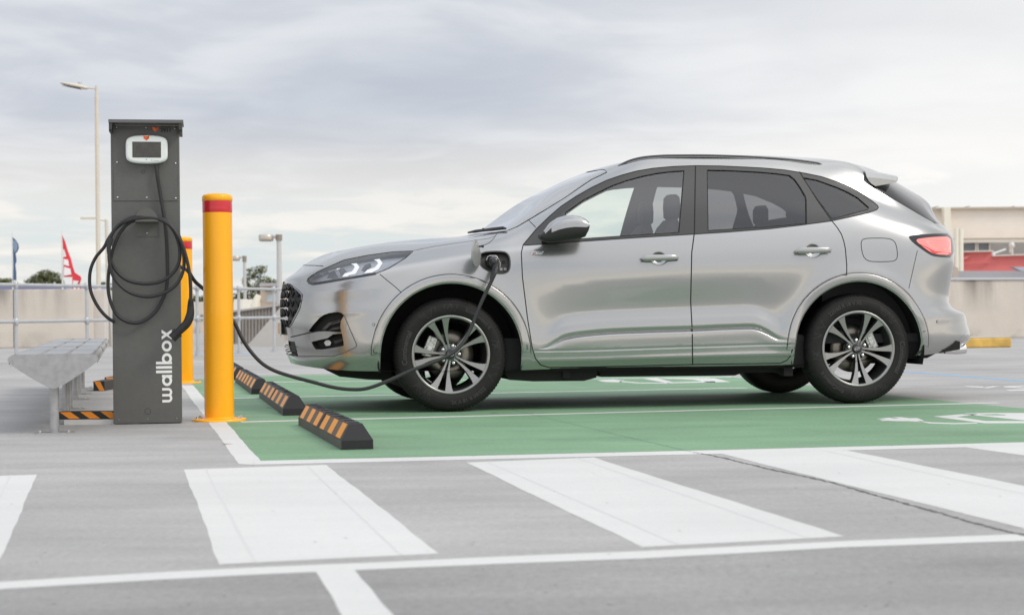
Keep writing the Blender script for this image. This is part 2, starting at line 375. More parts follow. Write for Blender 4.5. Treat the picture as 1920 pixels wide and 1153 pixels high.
ev3 = [[(1806, 722.5), (1845, 724), (1842, 726), (1862, 723), (1876, 723), (1852, 727), (1815, 724.5)], [(1880, 723.5), (1930, 721), (1930, 723), (1900, 724.2), (1930, 726), (1930, 728), (1885, 725.5)], [(1885, 730), (1930, 728.6), (1930, 731.5), (1893, 732)]]
o = symbol(ev3).build('lettering_on_ground', WP); tag(o, 'worn white painted marks on grey deck', kind='structure')
# expansion joint / crack
ck = MB(); pts = [(1303, 848.5), (1335, 853.5), (1395, 868), (1440, 879), (1500, 891), (1560, 905), (1630, 925), (1700, 945), (1760, 961), (1830, 982), (1905, 1000), (1990, 1021)]
P = [gnd(*p) for p in pts]; fine = []
for i in range(len(P)-1):
    for k in range(14): fine.append(P[i].lerp(P[i+1], k/14))
A, B = [], []
for i, c in enumerate(fine):
    d = (fine[min(i+1, len(fine)-1)]-fine[max(i-1, 0)]).normalized(); n = Vector((-d.y, d.x, 0)); w = random.choice((.004, .006, .008, .012)) ; j = random.uniform(-.005, .005)
    A.append((*(c+n*(w+j))[:2], .0042)); B.append((*(c+n*(j-w*.7))[:2], .0042))
ck.add(A+B, [(i, len(A)+i, len(A)+i+1, i+1) for i in range(len(A)-1)])
tag(ck.build('deck_joint', mat('joint_dark', (.12, .115, .11), .95)), 'dark ragged expansion joint', kind='structure')
ck = MB()
for (a, b_) in (((1303, 848.5), (1170, 818)), ((1170, 818), (1010, 780)), ((1010, 780), (925, 760))):
    Pa, Pb = gnd(*a), gnd(*b_); k = 30; A, B = [], []
    for i in range(k+1):
        c = Pa.lerp(Pb, i/k); d = (Pb-Pa).normalized(); n = Vector((-d.y, d.x, 0)); w = random.uniform(.001, .003)
        A.append((*(c+n*w)[:2], .0034)); B.append((*(c-n*w)[:2], .0034))
    ck.add(A+B, [(i, k+1+i, k+2+i, i+1) for i in range(k)])
tag(ck.build('paint_crack', mat('crack_green', (.10, .20, .12), .95)), 'hairline crack across the green paint', kind='structure')
# fallen leaves and grit
lf = MB(); rl = random.Random(3)
for i in range(150):
    px = rl.uniform(0, 1900); py = rl.uniform(770, 1140)
    p = gnd(px, py); a = rl.uniform(0, 6.28); s_ = rl.uniform(.002, .006)
    lf.add([(p.x+s_*math.cos(a+k*2.1)*(1+.5*rl.random()), p.y+s_*math.sin(a+k*2.1), .0045+.002*rl.random()) for k in range(3)], [(0, 1, 2)], 0 if rl.random() < .93 else 1)
for px, py in ((425, 833), (926, 775), (540, 748), (505, 765)):
    p = gnd(px, py); lf.add([(p.x-.03, p.y, .012), (p.x, p.y-.012, .02), (p.x+.035, p.y+.004, .014), (p.x, p.y+.014, .012)], [(0, 1, 2, 3)], 1)
tag(lf.build('grit', [mat('grit_dark', (.20, .19, .17), .95), mat('dry_leaf', (.40, .13, .06), .8)]), 'scattered grit and dry leaf bits on the deck', kind='stuff')

for o_ in list(S.objects):
    if o_.type == 'MESH' and o_.name != 'ground':
        for v_ in o_.data.vertices: v_.co.z *= .3
# ------------------------------------------------------------------ the car: one lofted skin cut into panels
YAW = math.radians(9.5); KY, SY = math.cos(YAW), math.sin(YAW)
def solve_origin():
    # near faces of the two wheels (local y = -0.905) must project to their places
    best = None
    dA, dB = ray(846, 664), ray(1611, 653.5)
    # A + (B-A) = 2.71 along the local x axis
    ax, ay = dA.x/dA.y, 1; bx = dB.x/dB.y
    # unknown Ya, Yb: bx*Yb-ax*Ya = 2.71*KY ; Yb-Ya = 2.71*SY
    Ya = (2.71*KY - bx*2.71*SY)/(bx-ax); A = Vector((ax*Ya, Ya, 0)); B = Vector((bx*(Ya+2.71*SY), Ya+2.71*SY, 0))
    mid = (A+B)/2; nrm = Vector((-SY, KY, 0))
    return mid + nrm*.905
ORG = solve_origin()
CARM = Matrix.Translation((ORG.x, ORG.y, 0)) @ Matrix.Rotation(YAW, 4, 'Z'); CARI = CARM.inverted()
CAML = CARI @ CAM; CARI3 = CARI.to_3x3()
def lray(px, py): return CARI3 @ ray(px, py)
def onY(px, py, y):
    d = lray(px, py); t = (y-CAML.y)/d.y; p = CAML + d*t; return p
print('car origin', ORG, 'front wheel Y', ORG.y)
XF, XR = -1.355, 1.355; WR = .3635
def pchip(xs, ys):
    xs = np.array(xs, float); ys = np.array(ys, float); o = np.argsort(xs); xs = xs[o]; ys = ys[o]
    h = np.diff(xs); d = np.diff(ys)/h; m = np.zeros(len(xs)); m[0] = d[0]; m[-1] = d[-1]
    for i in range(1, len(xs)-1):
        if d[i-1]*d[i] > 0:
            w1 = 2*h[i]+h[i-1]; w2 = h[i]+2*h[i-1]; m[i] = (w1+w2)/(w1/d[i-1]+w2/d[i])
    def f(x):
        x = np.clip(np.asarray(x, float), xs[0]-.3, xs[-1]+.3); i = np.clip(np.searchsorted(xs, x)-1, 0, len(h)-1)
        t = (x-xs[i])/h[i]; tt = np.clip(t, 0, 1)
        r = (1+2*tt)*(1-tt)**2*ys[i]+tt*(1-tt)**2*h[i]*m[i]+tt*tt*(3-2*tt)*ys[i+1]+tt*tt*(tt-1)*h[i]*m[i+1]
        r = np.where(t < 0, ys[0]+m[0]*(x-xs[0]), r); return np.where(t > 1, ys[-1]+m[-1]*(x-xs[-1]), r)
    return f
def csp(xs, ys):
    """natural cubic through points (smoother than pchip)"""
    xs = np.array(xs, float); ys = np.array(ys, float); o = np.argsort(xs); xs = xs[o]; ys = ys[o]; n = len(xs); h = np.diff(xs)
    A = np.eye(n); r = np.zeros(n)
    for i in range(1, n-1):
        A[i, i-1] = h[i-1]; A[i, i] = 2*(h[i-1]+h[i]); A[i, i+1] = h[i]; r[i] = 6*((ys[i+1]-ys[i])/h[i]-(ys[i]-ys[i-1])/h[i-1])
    M = np.linalg.solve(A, r)
    def f(x):
        x = np.asarray(x, float); i = np.clip(np.searchsorted(xs, x)-1, 0, n-2); xc = np.clip(x, xs[0], xs[-1])
        a = xs[i+1]-xc; b = xc-xs[i]
        r = M[i]*a**3/(6*h[i])+M[i+1]*b**3/(6*h[i])+(ys[i]/h[i]-M[i]*h[i]/6)*a+(ys[i+1]/h[i]-M[i+1]*h[i]/6)*b
        return r
    return f
# x positions (local) of photo columns, on the plane of the door
def xcol(px, y=-.9): return onY(px, 560, y).x
XSN = xcol(745); XST = xcol(1668)
# name: width knots [(px, w)], height points [(px, py)], nose tip px (at y=0), tail silhouette px, exponents
LN = [
 ('bottom', [(560, .86), (745, .875), (973, .885), (1494, .885), (1668, .87), (1800, .85)],
  [(545, 680), (604, 691), (713, 696), (973, 694), (1029, 692), (1300, 688), (1494, 684), (1700, 669), (1780, 659)], 545, 1786),
 ('lower', [(560, .90), (745, .915), (973, .922), (1300, .925), (1494, .922), (1668, .905), (1800, .88)],
  [(535, 657), (620, 669), (713, 674), (973, 674), (1300, 668), (1494, 663), (1700, 650), (1815, 634)], 536, 1819),
 ('mould', [(560, .91), (745, .925), (973, .928), (1300, .930), (1494, .928), (1668, .915), (1800, .89)],
  [(529, 622), (620, 634), (713, 640), (973, 646), (1300, 634), (1494, 630), (1700, 614), (1812, 604)], 530, 1813),
 ('step', [(560, .912), (745, .922), (973, .924), (1150, .920), (1300, .921), (1450, .922), (1668, .915), (1800, .89)],
  [(528, 606), (620, 613), (713, 617), (973, 617), (1300, 603), (1494, 599), (1700, 592), (1809, 589)], 528, 1809),
 ('scoop', [(560, .91), (745, .92), (973, .922), (1150, .920), (1300, .919), (1450, .920), (1668, .912), (1800, .88)],
  [(528, 590), (620, 594), (713, 594), (973, 588), (1300, 572), (1494, 566), (1700, 570), (1787, 577)], 528, 1786),
 ('shoulder', [(560, .89), (745, .905), (973, .915), (1150, .928), (1300, .932), (1450, .930), (1668, .905), (1800, .87)],
  [(528, 560), (620, 556), (713, 543), (850, 522), (973, 512), (1300, 498), (1494, 492), (1600, 490), (1700, 494), (1786, 505)], 528, 1787),
 ('belt', [(560, .84), (745, .868), (850, .880), (973, .882), (1150, .880), (1300, .880), (1450, .870), (1560, .855), (1668, .835), (1800, .80)],
  [(531, 541), (575, 534), (620, 526), (713, 505), (800, 489), (900, 476), (981, 467), (1094, 451), (1280, 440), (1444, 429), (1558, 417), (1640, 413), (1700, 421), (1784, 441)], 531, 1785),
 ('glassmid', None, None, None, None),
 ('dlotop', [(560, .77), (745, .80), (850, .818), (940, .822), (1006, .790), (1059, .745), (1109, .715), (1166, .690), (1224, .676), (1300, .668), (1400, .664), (1509, .665), (1604, .690), (1668, .72), (1757, .74)],
  [(537, 525), (575, 517), (610, 509), (645, 499), (690, 488), (774, 473), (855, 461), (925, 450), (975, 436), (1006, 424), (1052, 386), (1109, 351), (1166, 328), (1224, 316), (1304, 311), (1394, 313), (1471, 319), (1509, 325), (1566, 340), (1604, 356), (1650, 380), (1700, 402), (1757, 425)], 534, 1773),
 ('roofedge', [(560, .70), (745, .73), (850, .748), (925, .752), (960, .742), (991, .722), (1059, .675), (1109, .650), (1143, .637), (1200, .625), (1300, .615), (1400, .610), (1544, .605), (1616, .61), (1668, .64), (1757, .67)],
  [(552, 514), (576, 507), (605, 497), (645, 486), (690, 477), (774, 465), (855, 454), (925, 442), (955, 431), (991, 412), (1059, 370), (1109, 336), (1143, 321), (1200, 302), (1262, 297.5), (1394, 298), (1471, 301), (1544, 309), (1616, 321), (1640, 339), (1660, 353), (1692, 376), (1757, 414)], 548, 1760),
 ('roofmid', [(560, .38), (745, .40), (925, .41), (1059, .40), (1143, .39), (1300, .38), (1600, .38), (1757, .40)],
  [(563, 503), (605, 486), (652, 470), (767, 455), (860, 447), (912, 437), (975, 400), (1045, 355), (1105, 325), (1162, 308), (1230, 297), (1300, 293.5), (1394, 292.5), (1500, 297), (1600, 309), (1640, 322), (1660, 332), (1700, 357), (1757, 400)], 562, 1757),
 ('centre', [(560, .0001), (1757, .0001)],
  [(569, 497), (599, 481), (652, 467), (714, 456), (767, 450.5), (824, 446.5), (858, 444), (880, 440), (956, 391), (1033, 350.5), (1071, 333), (1100, 322.5), (1162, 306), (1210, 297), (1300, 292), (1394, 291), (1500, 295), (1600, 307), (1640, 320), (1660, 330), (1700, 355), (1757, 399)], 569, 1757),
]
PE = 2.35; PT = 3.0
def wrapE(x, xn, xs, p):
    f = np.clip((xs-x)/(xs-xn), 0, 1); return (1-f**p)**(1/p)
NT1, NTS, NT2 = 260, 760, 200; NT = NT1+NTS+NT2
def make_line(spec):
    nm, wk, zk, nose, tail = spec
    wf = pchip([xcol(p) for p, w in wk], [w for p, w in wk])
    ty = 0.0
    xn = onY(nose, zk[0][1], 0).x
    # tail tip: search so that the silhouette lands on the wanted column
    cen = nm in ('centre', 'roofmid')
    def Wd(x, xt):
        w = wf(x)*wrapE(x, xn, XSN, PE); return w*np.where(x > XST, wrapE(-x, -xt, -XST, PT), 1)
    def solve_px(px, py, xt):
        y = -.9
        for _ in range(12):
            p = onY(px, py, y); y = -.5*(-y) - .5*float(Wd(min(max(p.x, xn), xt), xt))
        return p
    lo, hi = XST+.15, XST+1.3
    ztail = onY(tail, zk[-1][1], -.7).z
    for _ in range(30):
        xt = (lo+hi)/2; xx = np.linspace(XST, xt, 200); yy = -Wd(xx, xt)
        pxs = []
        for a, b in zip(xx, yy):
            w = CARM @ Vector((a, b, ztail)); v = w-CAM; pxs.append(CX+F*v.dot(c_r)/v.dot(fw))
        if cen: break
        if max(pxs) > tail: hi = xt
        else: lo = xt
    return nm, wf, zk, xn, xt, Wd, solve_px, cen
lines = []
info = {}
for sp_ in LN:
    if sp_[0] == 'glassmid': lines.append(None); continue
    nm, wf, zk, xn, xt, Wd, spx, cen = make_line(sp_)
    if cen: xt = info['roofedge'][1] - (.02 if nm == 'roofmid' else 0.0) + .03
    pts = [spx(px, py, xt) if not nm == 'centre' else onY(px, py, 0) for px, py in zk]
    zf = csp([p.x for p in pts], [p.z for p in pts])
    info[nm] = (xn, xt)
    th = np.linspace(0, PI/2, NT1+1)[:-1]; r = (np.abs(np.cos(th))**PE+np.abs(np.sin(th))**PE)**(-1/PE)
    X1 = XSN-(XSN-xn)*r*np.cos(th); E1 = r*np.sin(th)
    X2 = np.linspace(XSN, XST, NTS); th2 = np.linspace(0, PI/2, NT2+1)[1:]; r2 = (np.abs(np.cos(th2))**PT+np.abs(np.sin(th2))**PT)**(-1/PT)
    X3 = XST+(xt-XST)*r2*np.sin(th2); E3 = r2*np.cos(th2)
    X = np.concatenate([X1, X2, X3]); E = np.concatenate([E1, np.ones(NTS), E3])
    Wf = wf(X)*E; Z = zf(X)
    lines.append(np.stack([X, -Wf, Z], 1))
    print(nm, 'xn %.3f xt %.3f' % (xn, xt))
gm = (lines[6]+lines[8])/2; dz = lines[8][:, 2]-lines[6][:, 2]; gm[:, 1] -= np.clip(dz*.035, 0, .02); lines[7] = gm
LP = np.stack(lines, 0)                     # K x NT x 3
K = LP.shape[0]
seg = np.linalg.norm(np.diff(LP, axis=0), axis=2); seg = np.maximum(seg, .012)**.75
s = np.concatenate([np.zeros((1, NT)), np.cumsum(seg, 0)], 0)    # K x NT
def spline_batch(s, P):
    h = np.diff(s, axis=0); A = np.zeros((NT, K, K)); R = np.zeros((NT, K, 3)); A[:, 0, 0] = 1; A[:, K-1, K-1] = 1
    # centre line: symmetric end (zero slope in z) is approximated by a natural end
    for i in range(1, K-1):
        A[:, i, i-1] = h[i-1]; A[:, i, i] = 2*(h[i-1]+h[i]); A[:, i, i+1] = h[i]
        R[:, i] = 6*((P[i+1]-P[i])/h[i][:, None]-(P[i]-P[i-1])/h[i-1][:, None])
    return np.linalg.solve(A, R), h
Msp, hsp = spline_batch(s, LP)
NV = [10, 34, 22, 20, 16, 14, 14, 12, 12, 8, 18, 18]; NV = NV[:K-1]
vlist = np.concatenate([np.linspace(k, k+1, NV[k]*2, endpoint=False) for k in range(K-1)] + [[K-1.0]])
G = np.zeros((len(vlist), NT, 3))
for j, v in enumerate(vlist):
    k = min(int(v), K-2); f = v-k; h = hsp[k][:, None]; a = (1-f)*h; b = f*h; M0, M1 = Msp[:, k], Msp[:, k+1]
    G[j] = M0*a**3/(6*h)+M1*b**3/(6*h)+(LP[k]/h-M0*h/6)*a+(LP[k+1]/h-M1*h/6)*b
G[:, :, 1] = np.minimum(G[:, :, 1], 0.0)
# ---- sculpting of the side
def sst(x): x = np.clip(x, 0, 1); return x*x*(3-2*x)
mpts = [(1002, 656), (1023, 654), (1040, 646), (1059, 636.5), (1090, 631), (1147, 626), (1220, 623), (1296, 620.7), (1370, 617.5), (1405, 616.5), (1420, 618.5), (1436, 625), (1463, 638), (1476, 639), (1492, 639)]
mp3 = [onY(a, b, -.93) for a, b in mpts]; zmould = pchip([p.x for p in mp3], [p.z for p in mp3])
m2 = [(1002, 657), (1040, 656.5), (1296, 649), (1440, 645), (1490, 645)]; m23 = [onY(a, b, -.93) for a, b in m2]; zm2 = pchip([p.x for p in m23], [p.z for p in m23])
hs = pchip([-.20, -.09, -.03, -.012, .0, .004, .018, .040, .075, .11, .16, .24, .34], [.002, .004, .010, .011, .003, -.008, .004, .011, .009, .002, -.006, -.004, 0])
x0m, x1m = onY(1002, 650, -.93).x, onY(1488, 640, -.93).x; xa, xb = onY(1075, 650, -.93).x, onY(1425, 640, -.93).x
_h = [onY(1236, 485, -.93), onY(1525, 470, -.92)]; HND = [(p.x, p.z) for p in _h]
XFC, ZFC, XRC, ZRC = XF-.0, .365, XR-.008, .365
RI_F, RO_F, RI_R, RO_R = .449, .506, .440, .497
_n0 = onY(560, 550, -.45); _n1 = onY(735, 545, -.9); NX0, NX1, NZ0 = _n0.x, _n1.x, _n0.z-.004
def sculpt_f(P):
    x, y, z = P[..., 0], P[..., 1], P[..., 2]; side = sst((-y-.55)/.2)
    d = z-zmould(np.clip(x, x0m, x1m)); env = sst((x-x0m)/(xa-x0m))*sst((x1m-x)/(x1m-xb)); inx = sst((x-x0m+.03)/.06)*sst((x1m+.03-x)/.06)
    D = hs(np.clip(d, -.2, .34))*env*inx + np.where(np.abs(d) < .34, 0, 0)
    d2 = z-zm2(x); D = D + inx*(-.004*np.exp(-((d2+.004)/.006)**2) - .003*sst(-d2/.02))
    D = D + inx*.006*np.exp(-((z-zm2(x)+.066)/.016)**2)
    for xc, zc, ri, ro in ((XFC, ZFC, RI_F, RO_F), (XRC, ZRC, RI_R, RO_R)):
        r = np.hypot(x-xc, np.maximum(z-zc, 0)*1.0); r = np.where(z < zc, np.abs(x-xc), r)
        low = sst((z-.36)/.03)
        D = D + .008*sst((ro-r)/.008)*low + .004*np.exp(-((ro-r-.012)/.008)**2)*low*0 + .016*np.exp(-((r-ro+.02)/.075)**2)*sst((z-.30)/.15) - .008*sst((ri+.009-r)/.009)
        D = D - .0015*np.exp(-((r-ro-.003)/.004)**2)*low
    for hx_, hz_ in HND:
        q = np.hypot((x-hx_)/.056, (z-hz_)/.046); D = D - .014*sst((1.05-q)/.55)
    # lower side: sill step beneath the wheel arches
    nose = sst((-y-.30)/.25)*(x < XSN+.25); fx = sst((x-NX0)/.16)*sst((NX1-x)/.30)
    zr = NZ0+(x-NX0)*.055
    E_ = nose*fx*.28*(.011*np.exp(-((z-zr)/.016)**2) - .020*np.exp(-((z-zr+.070)/.036)**2) + .010*np.exp(-((z-zr+.135)/.025)**2))
    return D*side + E_
def sculpt(P):
    P = P.copy(); P[..., 1] -= sculpt_f(P); return P
G0 = G; T0 = np.gradient(G0, axis=1); V0 = np.gradient(G0, axis=0)
T0 /= np.maximum(np.linalg.norm(T0, axis=2, keepdims=True), 1e-9); V0 /= np.maximum(np.linalg.norm(V0, axis=2, keepdims=True), 1e-9)
G = sculpt(G)
Gt = np.gradient(G, axis=1); Gv = np.gradient(G, axis=0)
GN = np.cross(Gt, Gv); ln = np.linalg.norm(GN, axis=2, keepdims=True); GN = GN/np.maximum(ln, 1e-12)
SGN = 1
if GN[len(vlist)//3, NT//2, 1] > 0: GN = -GN; SGN = -1
tl = np.concatenate([[0], np.cumsum(np.linalg.norm(np.diff(LP[5], axis=0), axis=1))])        # arc length along the shoulder line = t in metres
VS = np.array([0, .09, .23, .33, .42, .66, .86, 1.08, 1.30, 1.40, 1.72, 2.10])[:K]                     # v in metres
vm = np.interp(vlist, np.arange(K), VS)
def grid_eval(T, V):
    T = np.asarray(T, float); V = np.asarray(V, float)
    i = np.clip(np.searchsorted(tl, T)-1, 0, NT-2); j = np.clip(np.searchsorted(vm, V)-1, 0, len(vm)-2)
    a = np.clip((T-tl[i])/(tl[i+1]-tl[i]), 0, 1)[:, None]; b = np.clip((V-vm[j])/(vm[j+1]-vm[j]), 0, 1)[:, None]
    def bl(A): return (1-a)*(1-b)*A[j, i]+a*(1-b)*A[j, i+1]+(1-a)*b*A[j+1, i]+a*b*A[j+1, i+1]
    P = bl(G0); Tt, Vv = bl(T0), bl(V0); e = .0015; g = []
    for ax in range(3):
        d = np.zeros(3); d[ax] = e; g.append((sculpt_f(P+d)-sculpt_f(P-d))/(2*e))
    g = np.stack(g, 1); Tt[:, 1] -= (g*Tt).sum(1); Vv[:, 1] -= (g*Vv).sum(1)
    Nn = np.cross(Tt, Vv)*SGN; P = sculpt(P)
    return P, Nn/np.maximum(np.linalg.norm(Nn, axis=1, keepdims=True), 1e-9)
# casting mesh (every 2nd sample)
JI = np.unique(np.r_[np.arange(0, len(vlist), 2), len(vlist)-1]); II = np.unique(np.r_[np.arange(0, NT, 3), NT-1])
Gc = G[np.ix_(JI, II)]; nc = len(II); vs_ = [tuple(p) for p in Gc.reshape(-1, 3)]
fq = [(j*nc+i, j*nc+i+1, (j+1)*nc+i+1, (j+1)*nc+i) for j in range(len(JI)-1) for i in range(nc-1)]
BV = BVHTree.FromPolygons([Vector(v) for v in vs_], fq)
def hit_tv(loc, idx):
    j, i = divmod(idx, nc-1); A, B, C, D_ = Gc[j, i], Gc[j, i+1], Gc[j+1, i+1], Gc[j+1, i]; p = np.array(loc)
    a, b = .5, .5
    for _ in range(8):
        q = (1-a)*(1-b)*A+a*(1-b)*B+a*b*C+(1-a)*b*D_; Ja = (1-b)*(B-A)+b*(C-D_); Jb = (1-a)*(D_-A)+a*(C-B)
        J = np.stack([Ja, Jb], 1); st = np.linalg.lstsq(J, p-q, rcond=None)[0]; a += st[0]; b += st[1]
    a = min(max(a, 0), 1); b = min(max(b, 0), 1)
    return tl[II[i]]*(1-a)+tl[II[i+1]]*a, vm[JI[j]]*(1-b)+vm[JI[j+1]]*b
def px_tv(px, py, tow=(1150, 560)):
    for k in range(60):
        d = lray(px, py); h = BV.ray_cast(CAML, d)
        if h[0] is not None: return hit_tv(h[0], h[2])
        v = Vector((tow[0]-px, tow[1]-py)); v.normalize(); px += v.x*.7; py += v.y*.7
    raise RuntimeError('no hit %s %s' % (px, py))
def xz_tv(x, z):
    h = BV.ray_cast(Vector((x, -4, z)), Vector((0, 1, 0)))
    if h[0] is None: # below the skin
        i = int(np.argmin(np.abs(G[0, :, 0]-x)+(G[0, :, 1] > -.5)*9)); return tl[i], -.03
    return hit_tv(h[0], h[2])
def dens(pts, step, closed=True):
    out = []; n = len(pts)
    for i in range(n if closed else n-1):
        a = pts[i]; b = pts[(i+1) % n]; L_ = math.hypot(b[0]-a[0], b[1]-a[1]); k = max(1, int(L_/step))
        for q in range(k): out.append((a[0]+(b[0]-a[0])*q/k, a[1]+(b[1]-a[1])*q/k))
    if not closed: out.append(pts[-1])
    return out
def chaikin(pts, it=1, closed=True):
    for _ in range(it):
        o = []; n = len(pts)
        for i in range(n if closed else n-1):
            a = pts[i]; b = pts[(i+1) % n]; o += [(a[0]*.75+b[0]*.25, a[1]*.75+b[1]*.25), (a[0]*.25+b[0]*.75, a[1]*.25+b[1]*.75)]
        if not closed: o = [pts[0]]+o+[pts[-1]]
        pts = o
    return pts
def OUT(pts, ch=1, step=5): return [px_tv(*p) for p in dens(chaikin(pts, ch) if ch else pts, step)]
def arch(xc, zc, r, closed=True, a0=0, a1=180, drop=True):
    pts = []
    for i in range(49):
        a = math.radians(a0+(a1-a0)*i/48); pts.append(xz_tv(xc+r*math.cos(a), zc+r*math.sin(a)))
    return pts
# ---- outlines traced from the photograph (pixels), first match wins
FD = [(980, 459), (977, 474), (979, 519), (989, 596), (998, 653), (1004, 672), (1013.6, 684), (1029, 688.5), (1100, 687.5), (1298.5, 683), (1298.7, 640), (1298, 622), (1295, 565), (1297, 474), (1302, 436), (1304, 306)]
DLO = [(981, 459), (1006, 429), (1030, 406), (1052, 387), (1080, 368.5), (1109, 352), (1137, 338.5), (1166, 328.5), (1194, 321), (1223.5, 316), (1262, 312.5), (1304, 311), (1350, 311.5), (1394.5, 313.5), (1432, 315.5), (1471, 319), (1509, 325), (1540, 331.5), (1566, 340), (1586, 348), (1604.5, 357), (1622, 368), (1636, 377.5), (1646, 386), (1647, 390), (1643, 394), (1630, 398.5), (1612, 403), (1558.6, 414.6), (1500, 422.5), (1444, 429), (1362, 435.5), (1280, 440.5), (1190, 446), (1094, 452.5), (1040, 456.5), (985, 460)]
RDline = [(1304, 311), (1302, 436), (1297, 474), (1295, 565), (1298, 622), (1298.7, 683)]
def clipx(poly, x0, x1):  # crude vertical clip used for the door frames
    return [(min(max(x, x0), x1), y) for x, y in poly]
regions = []
def reg(name, tv): regions.append((name, tv))
reg('front_arch', [xz_tv(XFC+RI_F, -.0), *arch(XFC, ZFC, RI_F), xz_tv(XFC-RI_F, 0.0)])
reg('rear_arch', [xz_tv(XRC+RI_R-.016, -.0), *arch(XRC, ZRC, RI_R), xz_tv(XRC-RI_R, 0.0)])
FG = [(1061, 398), (1094, 375), (1120, 361.5), (1147, 348.5), (1175, 338.5), (1204, 330.5), (1235, 324.5), (1262, 321.5), (1282.7, 320.3), (1278, 378), (1273, 436), (1185, 441.5), (1096, 447.5), (1060, 450), (1057, 425)]
RG = [(1326, 319), (1370, 320), (1420, 322.5), (1455, 325.5), (1480.4, 329), (1490, 337), (1500, 351), (1510, 368), (1511.5, 376), (1512, 419), (1430, 426.5), (1327.7, 432.5)]
QG = [(1505, 333), (1532, 338), (1570, 351.6), (1590, 360.5), (1608, 370.7), (1629, 389), (1627, 393), (1560.5, 411), (1534, 376)]
reg('front_door_glass', OUT(FG, 0)); reg('rear_door_glass', OUT(RG, 0)); reg('quarter_glass', OUT(QG, 0))
B_TRIM = [(1304, 300), (1304, 311), (1302, 437), (1302, 441), (1700, 441), (1700, 300)]
_rw = [px_tv(*p) for p in dens([(1636, 351), (1692, 383), (1724, 402), (1754, 419)], 5, False)]
reg('rear_window', _rw + [(9.0, _rw[-1][1]), (9.0, 2.2), (_rw[0][0], 2.2)])
reg('taillight_lens', OUT([(1716, 449), (1735, 446), (1760, 444), (1781, 444), (1783, 460), (1783, 479), (1752, 477), (1740, 471), (1722, 457)], 1, 3))
reg('taillight', OUT([(1703, 445), (1707, 441.5), (1740, 438.5), (1788, 437.5), (1790, 484), (1755, 482), (1743, 478), (1730, 469), (1711, 455)], 1, 3))
reg('headlight', OUT([(575, 524.5), (579, 530), (586, 533.5), (608, 530.5), (660, 522), (708, 513.5), (729, 503), (760, 484), (775, 471), (755, 470.5), (736.5, 472), (690.8, 478), (645, 487), (617, 500), (595, 510), (580, 518)], 1, 4))
reg('grille', OUT([(528, 533), (536, 531.5), (545, 534), (553, 540), (560, 546), (566.5, 553), (565.5, 562), (562, 578), (554, 594), (547, 607), (541, 614), (533, 612), (528, 600)], 0, 3))
reg('lower_intake', OUT([(535, 638), (553, 641), (556, 655), (559, 667), (549, 668), (538, 664), (535, 650)], 0, 3))
reg('fog_recess_top', OUT([(578, 622), (584, 613), (590, 605.7), (600, 595), (608, 590), (617, 587), (633, 585), (640, 586.5), (645, 591), (639, 602), (638, 612), (640, 623), (626, 622), (610, 621), (590, 622)], 0, 3))
reg('fog_recess_low', OUT([(584, 641), (600, 637), (614, 634), (624, 627), (641, 625), (644, 640), (644.7, 648), (625, 652), (605, 655), (592, 655), (587, 648)], 0, 3))
PORT = [(897, 478), (905, 472), (925, 470), (945, 470.5), (953, 475), (957.5, 484), (958, 500), (955, 509), (948, 514), (935, 515), (922, 512), (908, 506), (899, 498)]
reg('port', OUT(PORT, 1, 3))
reg('bonnet', OUT([(568.7, 497.5), (590, 498), (606, 499), (630, 492), (660, 484), (700, 476.5), (736, 471), (774, 467.5), (815, 460), (855, 453.5), (900, 447), (930, 441.5), (905, 440.5), (878, 441)], 0, 6) + [(px_tv(878, 441)[0], 2.2), (px_tv(569, 497.5)[0], 2.2)])
WS = [(878, 441), (905, 438), (949, 433.5), (970, 425), (991, 412.5), (1025, 392), (1059, 371), (1085, 353), (1109, 337), (1125, 329.5), (1138, 323)]
ws_tv = [px_tv(*p) for p in dens(WS, 5, False)]
reg('windscreen', ws_tv + [(ws_tv[-1][0], 2.2), (ws_tv[0][0], 2.2)])
reg('front_door_frame', None); reg('rear_door_frame', None); reg('quarter_trim', None)
RD = [(1298.7, 683), (1298.7, 640), (1298, 622), (1295, 565), (1297, 474), (1302, 436), (1304, 306), (1400, 307), (1497.6, 318), (1526, 369), (1558.6, 413), (1570, 426), (1577.7, 439.4), (1582, 452), (1585, 466), (1587.6, 497), (1587.6, 517)]
reg('rear_door', None); reg('front_door', None); reg('front_bumper', None); reg('rear_bumper', None); reg('fuel_flap', None); reg('front_flare', None); reg('rear_flare', None)
R = {n: i for i, (n, _) in enumerate(regions)}
def setr(n, tv): regions[R[n]] = (n, tv)
dlo = OUT(DLO, 0)
setr('front_flare', [xz_tv(XFC+RO_F, .36), *arch(XFC, ZFC, RO_F), xz_tv(XFC-RO_F, .36)])
rflare = [xz_tv(XRC+RO_R-.014, .36), *arch(XRC, ZRC, RO_R), xz_tv(XRC-RO_R, .36)]
setr('rear_flare', rflare)
rd_tail = [xz_tv(XRC+RO_R*math.cos(a), ZRC+RO_R*math.sin(a)) for a in [math.radians(q) for q in np.linspace(104, 178, 22)]]
setr('rear_door', [px_tv(*p) for p in dens(RD, 6, False)] + rd_tail + [px_tv(*p) for p in dens([(1486, 657), (1482, 668), (1476, 676), (1463, 681), (1298.7, 683)], 5, False)])
setr('front_door', OUT(FD, 0))
def and_dlo(pt, which):  # set by classification below
    return True
setr('front_bumper', OUT([(712, 514), (725, 525), (740, 537), (753, 549), (735, 565), (717.5, 584), (702, 626), (700, 661), (713, 661), (713, 700), (540, 690), (520, 600), (520, 531), (528, 530), (548, 511), (568, 498), (590, 499), (606, 499), (640, 490), (660, 484), (690, 515)], 0, 6) + [(0.0, px_tv(569, 497.5)[1]), (0.0, -.03)])
